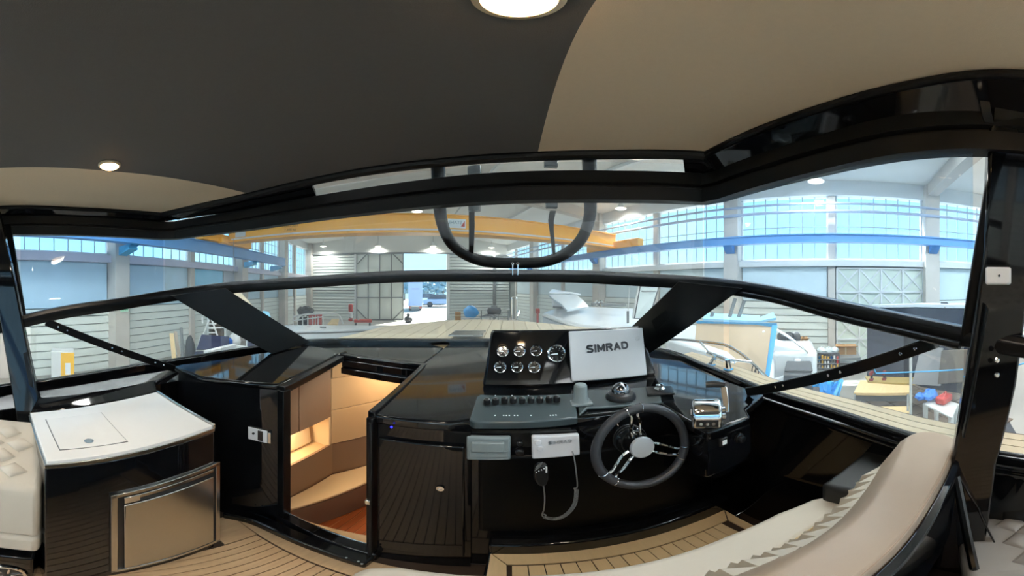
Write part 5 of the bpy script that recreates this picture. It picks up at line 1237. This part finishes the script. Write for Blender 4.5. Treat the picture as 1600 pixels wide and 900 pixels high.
MB().prism([atd(1206, 508, 2.98), atd(1214, 508, 2.97), atd(1201, 590, 2.53), atd(1195, 590, 2.54)], (-.004, -.01, 0)).build('tape', TAPE, tb_)
MB().prism([atd(1186, 511, 3.03), atd(1203, 512, 3.0), atd(1202, 516, 2.98), atd(1186, 515, 3.02)], (-.004, -.01, 0)).build('tape', TAPE, tb_)
for px, py in ((1193, 518), (1189, 533)): MB().box(atd(px, py, 2.93), (.03, .01, .018)).build('bright_patch', PRINTW, tb_)
hr = thing('chrome_hand_rail', atd(1206, 597, 1.95), 'chrome hand rail curving down to the side deck in front of the taped board', 'hand rail')
MB().tube(crv([atd(1047, 530, 2.6), atd(1072, 531, 2.5), atd(1096, 534, 2.4), atd(1132, 539, 2.25), atd(1157, 552, 2.12), atd(1181, 573, 2.0), atd(1207, 598, 1.9)], 5), .0125, 10).build('rail', CHR, hr)
MB().tube([atd(1094, 534, 2.4), atd(1110, 555, 2.2)], .010, 8).build('stay', CHR, hr); MB().tube([atd(1142, 562, 2.1), atd(1175, 566, 2.02)], .010, 8).build('lower_bar', CHR, hr)
for px, py, dd in ((1178, 570, 2.0), (1182, 574, 1.99)): MB().tube([atd(px+3*math.cos(k*math.pi/8), py+9+8*math.sin(k*math.pi/8), dd-.02) for k in range(16)], .004, 6, close=True).build('cord_loop', RUB, hr)
cl = thing('deck_cleat', onz(1126, 573, .96), 'chrome mooring cleat on the teak side deck', 'cleat')
c1, c2 = onz(1111, 570, .962), onz(1138, 577, .962)
for c in (c1, c2): MB().lathe([(.032, 0), (.032, .004), (.018, .008)], c).build('foot', mat('blue_film', '#4aa3e0', .2, metal=.3), cl); 
for c, px, py in ((c1, 1118, 556), (c2, 1136, 562)): MB().tube([c, atd(px, py, math.hypot(c.x, c.y))], [.022, .018], 10).build('post', CHR, cl)
dcl = math.hypot(c1.x, c1.y)
MB().tube(crv([atd(1104, 551, dcl+.03), atd(1116, 555, dcl), atd(1134, 562, dcl-.03), atd(1148, 567, dcl-.05)]), [.008]+[.014]*23+[.008], 10).build('horn', CHR, cl)
# ---- clutter beyond the side deck
t = thing('seat_block', onz(1247, 640, FZ), 'dark seat block in the neighbouring boat', 'seat')
boxat(1224, 1269, 2.9, zat(640, 2.9), zat(586, 2.9), .35).build('base', DARK, t, bevel=.02); boxat(1226, 1270, 3.0, zat(586, 2.9), zat(578, 3.0), .4).build('cushion', DARK, t, bevel=.03)
t = thing('tool_rack', onz(1294, 600, FZ), 'black rack of small red and silver tools', 'rack')
dd = 4.4; boxat(1277, 1312, dd, zat(577, dd), zat(552, dd), .06).build('back_panel', DARK, t); boxat(1276, 1313, dd-.03, FZ, zat(577, dd), .1).build('stand', STEELG, t)
for j, py in enumerate((556, 563, 570)):
    boxat(1277, 1312, dd-.04, zat(py+5, dd), zat(py+4.2, dd), .06).build('shelf', STEELG, t)
    for i in range(7): boxat(1279+i*4.7, 1281.6+i*4.7, dd-.035, zat(py+4.2, dd), zat(py+random.uniform(-2, 1), dd), .03).build('tool', random.choice([RED, STEELW, CHR, mat('brass_tool', '#c79a3c', .4)]), t)
for px0, px1, py0, py1, dd, lab in ((1305, 1338, 558, 542, 6.6, 'brown cardboard box standing by the braced gate'), (1250, 1262, 542, 530, 6.4, 'small open cardboard box behind the chrome tube'), (1222, 1248, 545, 533, 6.9, 'long low cardboard box behind the neighbouring boat')):
    t = thing('cardboard_box', onz((px0+px1)/2, 585, FZ), lab, 'box', 'cardboard boxes by the window wall')
    boxat(px0, px1, dd, zat(py0, dd), zat(py1, dd), .35).build('carton', CARD, t); boxat((px0+px1)/2-1, (px0+px1)/2+1, dd-.005, zat(py0, dd), zat(py1, dd), .36).build('tape', WOOD, t)
    board([atd(px0, py1, dd), atd(px1, py1, dd), atd(px1+3, py1-1.5, dd-.15), atd(px0+3, py1-1.5, dd-.15)], .01).build('flap', CARD, t)
t = thing('work_table', onz(1300, 590, FZ), 'grey work table carrying the cardboard boxes', 'table')
boxat(1215, 1345, 6.3, zat(563, 6.3), zat(558.5, 6.3), .9).build('top', STEELG, t)
for px in (1220, 1340): boxat(px-2, px+2, 6.35, FZ, zat(562, 6.3), .06).build('leg', STEELG, t)
t = thing('black_roller', atd(1234, 530, 6.3), 'black rubber roller lying on the long cardboard box', 'roller')
for px in (1222, 1232, 1243): MB().lathe([(.10, -.08), (.13, -.04), (.13, .04), (.10, .08)], atd(px, 527, 6.3), (1, -.6, 0), 14).build('wheel', DARK, t)
MB().tube([atd(1218, 527, 6.3), atd(1247, 527, 6.3)], .03, 8).build('axle', DARK, t)
for i, px in enumerate((1284, 1295, 1304)):
    t = thing('clear_bag', atd(px, 552, 5.2), ('left', 'middle', 'right')[i]+' clear plastic bag on top of the tool rack', 'bag', 'plastic bags above the tool rack')
    MB().blob(atd(px, 548, 5.2), (.09, .09, .07), 12, 7, .15).build('film', mat('plastic_film', '#c8d2d6', .15, spec=.8), t); MB().tube([atd(px, 544, 5.2), atd(px+1, 541, 5.2)], [.03, .012], 7).build('neck', mat('plastic_film', '#c8d2d6', .15), t)
bt_ = thing('blue_sheet', onz(1293, 655, FZ), 'bright blue tarpaulin draped beyond the side deck', 'tarpaulin')
dd = 3.4; g = []
for j in range(7):
    row = []
    for i in range(9):
        px = 1268+i*6-(j*3 if i > 5 else 0); py = 594+j*8+3*math.sin(i*1.3+j); row.append(atd(px, py, dd-.05*j+.08*math.sin(i*1.9+j*.8)))
    g.append(row)
MB().grid(g).build('sheet', TARP, bt_, solid=.01); MB().tube([atd(1317, 594, 3.4), atd(1303, 640, 3.1)], .012, 6).build('hem', TAPE, bt_)
t = thing('tool_case', onz(1273, 640, FZ), 'small black tool case beside the blue tarpaulin', 'case'); boxat(1269, 1281, 3.1, zat(626, 3.1), zat(611, 3.1), .15).build('body', DARK, t, bevel=.01); boxat(1271, 1279, 3.08, zat(616, 3.1), zat(613, 3.1), .03).build('handle', STEELW, t)
# navy hull with white gunwale
nb = thing('navy_boat', onz(1430, 600, FZ), 'navy hulled boat with a white gunwale at the right', 'boat')
A = [atd(1353, 505, 5.0), atd(1372, 481, 5.2), atd(1440, 480, 4.4), atd(1560, 482, 3.9)]
MB().sweep([[p, p+Vector((.5, .15, 0)), Vector((p.x+.45, p.y+.1, FZ+.35)), Vector((p.x+.1, p.y, FZ+.35))] for p in A[1:]]).build('hull', mat('navy_gelcoat', '#2b3242', .25, var=.1, scale=2), nb, bevel=.02)
MB().sweep(strip([p+Vector((.1, 0, .03)) for p in A[1:]], .35, .06)).build('gunwale', GELW, nb, bevel=.01)
board([atd(1470, 472, 4.2), atd(1480, 472, 4.2), atd(1488, 480, 4.1), atd(1476, 480, 4.1)], .03).build('hatch_lid', DARK, nb)
MB().sweep([[atd(px, py, dd)+Vector(o) for o in ((0, 0, 0), (.06, .02, 0), (.06, .02, -1.3), (0, 0, -1.3))] for px, py, dd in ((1355, 500, 5.0), (1372, 497, 4.9), (1412, 512, 4.5))]).build('cover_sheet', mat('navy_cover', '#3a4152', .5, var=.15, scale=3), nb)
# work steps
wk = thing('work_steps', onz(1380, 690, FZ), 'wooden treaded work steps beyond the side deck', 'steps')
dd = 3.9
def tread(py0, py1, px0, px1, d0, d1, th): return MB().prism([onz(px0, py1, zat(py1, d0)), onz(px1, py1, zat(py1, d0)), atd(px1, py0, d1), atd(px0, py0, d1)], (0, 0, -th))
z1 = zat(612, dd); z2 = zat(640, 3.65)
MB().prism([onz(1334, 613, z1), onz(1422, 613, z1), onz(1422, 594, z1), onz(1344, 594, z1)], (0, 0, -.05)).build('tread', WOOD, wk, bevel=.006)
MB().prism([onz(1334, 645, z2), onz(1421, 645, z2), onz(1421, 634, z2), onz(1336, 634, z2)], (0, 0, -.05)).build('tread', WOOD, wk, bevel=.006)
for px in (1337, 1420):
    a = onz(px, 612, z1); b = onz(px, 643, z2); MB().prism([a, Vector((a.x, a.y, FZ)), Vector((b.x, b.y, FZ)), b], (.02, .03, 0)).build('side_frame', STEELG, wk)
a0, a1 = onz(1337, 613, z1-.06), onz(1421, 613, z1-.06); MB().prism([a0, a1, Vector((a1.x, a1.y, z2-.02)), Vector((a0.x, a0.y, z2-.02))], (.01, .02, 0)).build('riser', STEELG, wk)
b0, b1 = onz(1337, 646, z2-.06), onz(1420, 646, z2-.06); MB().prism([b0, b1, Vector((b1.x, b1.y, FZ)), Vector((b0.x, b0.y, FZ))], (.01, .02, 0)).build('riser', STEELG, wk)
pb = MB().prism([onz(1356, 598, z1+.002), onz(1430, 602, z1+.002), onz(1434, 592, z1+.002), onz(1352, 590, z1+.002)], (0, 0, .03)).build('loose_plank', mat('green_pine', '#a8935a', .6, var=.15, scale=6)); tag(pb, 'rough olive wooden plank lying on the top step', 'plank')
for i, (px, py) in enumerate(((1362, 594), (1382, 593))):
    t = thing('cordless_drill', onz(px, py, z1+.03), ('left' if i == 0 else 'right')+' dark red power drill on the top step', 'drill', 'drills on the steps'); c = onz(px, py, z1+.032)
    MB().tube([c+Vector((-.07, 0, .13)), c+Vector((.02, 0, .13)), c+Vector((.07, 0, .13))], [.03, .032, .015], 10).build('motor', mat('drill_red', '#7d2a2f', .4), t); MB().tube([c+Vector((0, 0, .12)), c+Vector((-.015, 0, .03))], .02, 8).build('handle', DARK, t); MB().box(c+Vector((-.015, 0, .02)), (.09, .06, .035)).build('battery', mat('drill_red', '#7d2a2f', .4), t, bevel=.006)
# diamond tiled mat on the floor
dm_ = thing('floor_mat', onz(1455, 660, FZ), 'brown floor mat of diamond tiles right of the work steps', 'mat')
tm = MB().box((0, 0, 0), (.27, .27, .02)).mesh('tile', mat('mat_tile', '#6a5b50', .6, var=.2, scale=9), smooth=0)
c0 = onz(1455, 650, FZ)
MB().box((c0.x+.35, c0.y+.05, FZ+.004), (2.3, 2.3, .008)).build('backing', DARK, dm_)
for i in range(-4, 5):
    for j in range(-4, 5):
        if abs(i)+abs(j) <= 5:
            p = Vector((c0.x+.35+(i+j)*.205, c0.y+.05+(i-j)*.205, FZ+.018))
            o = bpy.data.objects.new('tile', tm); col.objects.link(o); o.parent = dm_; o.location = p-Vector(dm_.location); o.rotation_euler = (0, 0, R(45))
# quilted curtain behind
qc = thing('quilted_pad', onz(1490, 605, FZ), 'dark quilted protective pad with a diamond pattern beside the roof pillar', 'pad')
dd = 3.3; qp = [atd(1468, 600, dd), atd(1520, 596, dd-.2), atd(1520, 545, dd-.1), atd(1474, 548, dd+.1)]
board(qp, .05).build('pad', mat('quilt_brown', '#5e5852', .7, var=.1), qc, bevel=.01)
for k in range(7):
    for (a, b), (c, e) in (((qp[0], qp[1]), (qp[3], qp[2])),):
        s_ = k/7
        MB().tube([a.lerp(b, s_)+Vector((-.04, -.02, 0)), c.lerp(e, min(1, s_+.45))+Vector((-.04, -.02, 0))], .006, 5).build('seam', DARK, qc)
        MB().tube([a.lerp(b, min(1, s_+.45))+Vector((-.04, -.02, 0)), c.lerp(e, s_)+Vector((-.04, -.02, 0))], .006, 5).build('seam', DARK, qc)
gcn = thing('grey_sheet', onz(1445, 610, FZ), 'plain grey sheet hanging in front of the navy boat', 'sheet'); board([atd(1426, 600, 3.7), atd(1470, 603, 3.5), atd(1474, 545, 3.6), atd(1440, 541, 3.8)], .02).build('cloth', mat('grey_cloth', '#8f9094', .8, var=.1), gcn); MB().tube([atd(1440, 541, 3.8), atd(1474, 545, 3.6)], .012, 6).build('hem', STEELG, gcn)
# bench with cloth, bag and bottle
wbx = thing('white_stool', onz(1466, 680, FZ), 'white plastic stool beside the roof pillar', 'stool')
zs = zat(632, 2.9); MB().prism([onz(1444, 630, zs), onz(1488, 652, zs), onz(1497, 630, zs), onz(1462, 618, zs)], (0, 0, -.03)).build('seat', STEELW, wbx, bevel=.01)
for px, py in ((1446, 631), (1486, 651), (1494, 632), (1463, 620)):
    p = onz(px, py, zs-.03); MB().tube([p, Vector((p.x*1.02, p.y*1.02, FZ))], [.03, .02], 8).build('leg', STEELW, wbx)
t = thing('blue_cloth', onz(1448, 622, zs), 'crumpled blue and white cloth on the white stool', 'cloth'); c = onz(1450, 623, zs); 
for k in range(6): MB().blob(c+Vector((random.uniform(-.10, .10), random.uniform(-.08, .08), .05)), (.08, .06, .04), 9, 6, .3).build('fold', mat('cloth_blue', '#3f7fd6', .7, var=.35, scale=30), t)
t = thing('red_bag', onz(1475, 628, zs), 'red bag lying on the white stool', 'bag'); c = onz(1475, 629, zs); MB().box(c+Vector((0, 0, .05)), (.20, .12, .09), Matrix.Rotation(R(-30), 4, 'Z')).build('body', RED, t, bevel=.025); MB().tube(crv([c+Vector((-.07, 0, .09)), c+Vector((0, -.02, .14)), c+Vector((.07, 0, .09))]), .008, 6).build('handle', RED, t)
wbx.location.z = FZ
t = thing('spray_bottle', onz(1451, 680, FZ), 'small white bottle in front of the diamond mat', 'bottle'); c = atd(1451, 676, 2.3); MB().lathe([(.032, 0), (.036, .01), (.036, .06), (.014, .085), (.014, .10)], c).build('body', STEELW, t); MB().lathe([(.017, .10), (.017, .118), (.01, .12)], c).build('cap', mat('bottle_cap', '#b8c6d0', .4), t)
sh = thing('low_shelf', Vector((c.x, c.y, FZ)), 'low grey shelf under the small white bottle', 'shelf'); MB().box((c.x, c.y, c.z-.015), (.3, .2, .03)).build('top', STEELG, sh, bevel=.004)
for k in (-.12, .12): MB().box((c.x+k, c.y, (c.z-.03+FZ)/2), (.03, .18, c.z-.03-FZ)).build('leg', STEELG, sh)
for pts, lab in (([(1366, 576), (1369, 583), (1430, 581), (1505, 577)], 'blue rope stretched in front of the navy boat'), ([(1585, 572), (1612, 564)], 'short blue rope right of the roof pillar')):
    tag(MB().tube([atd(px, py, 2.9) for px, py in pts], .008, 6).build('blue_rope', TAPE), lab, 'rope')
tag(MB().tube([atd(1423, 552, 3.5), Vector((*atd(1423, 552, 3.5).xy, FZ))], .018, 8).build('steel_pole', STEELW), 'thin pale pole standing at the right end of the work steps', 'pole')
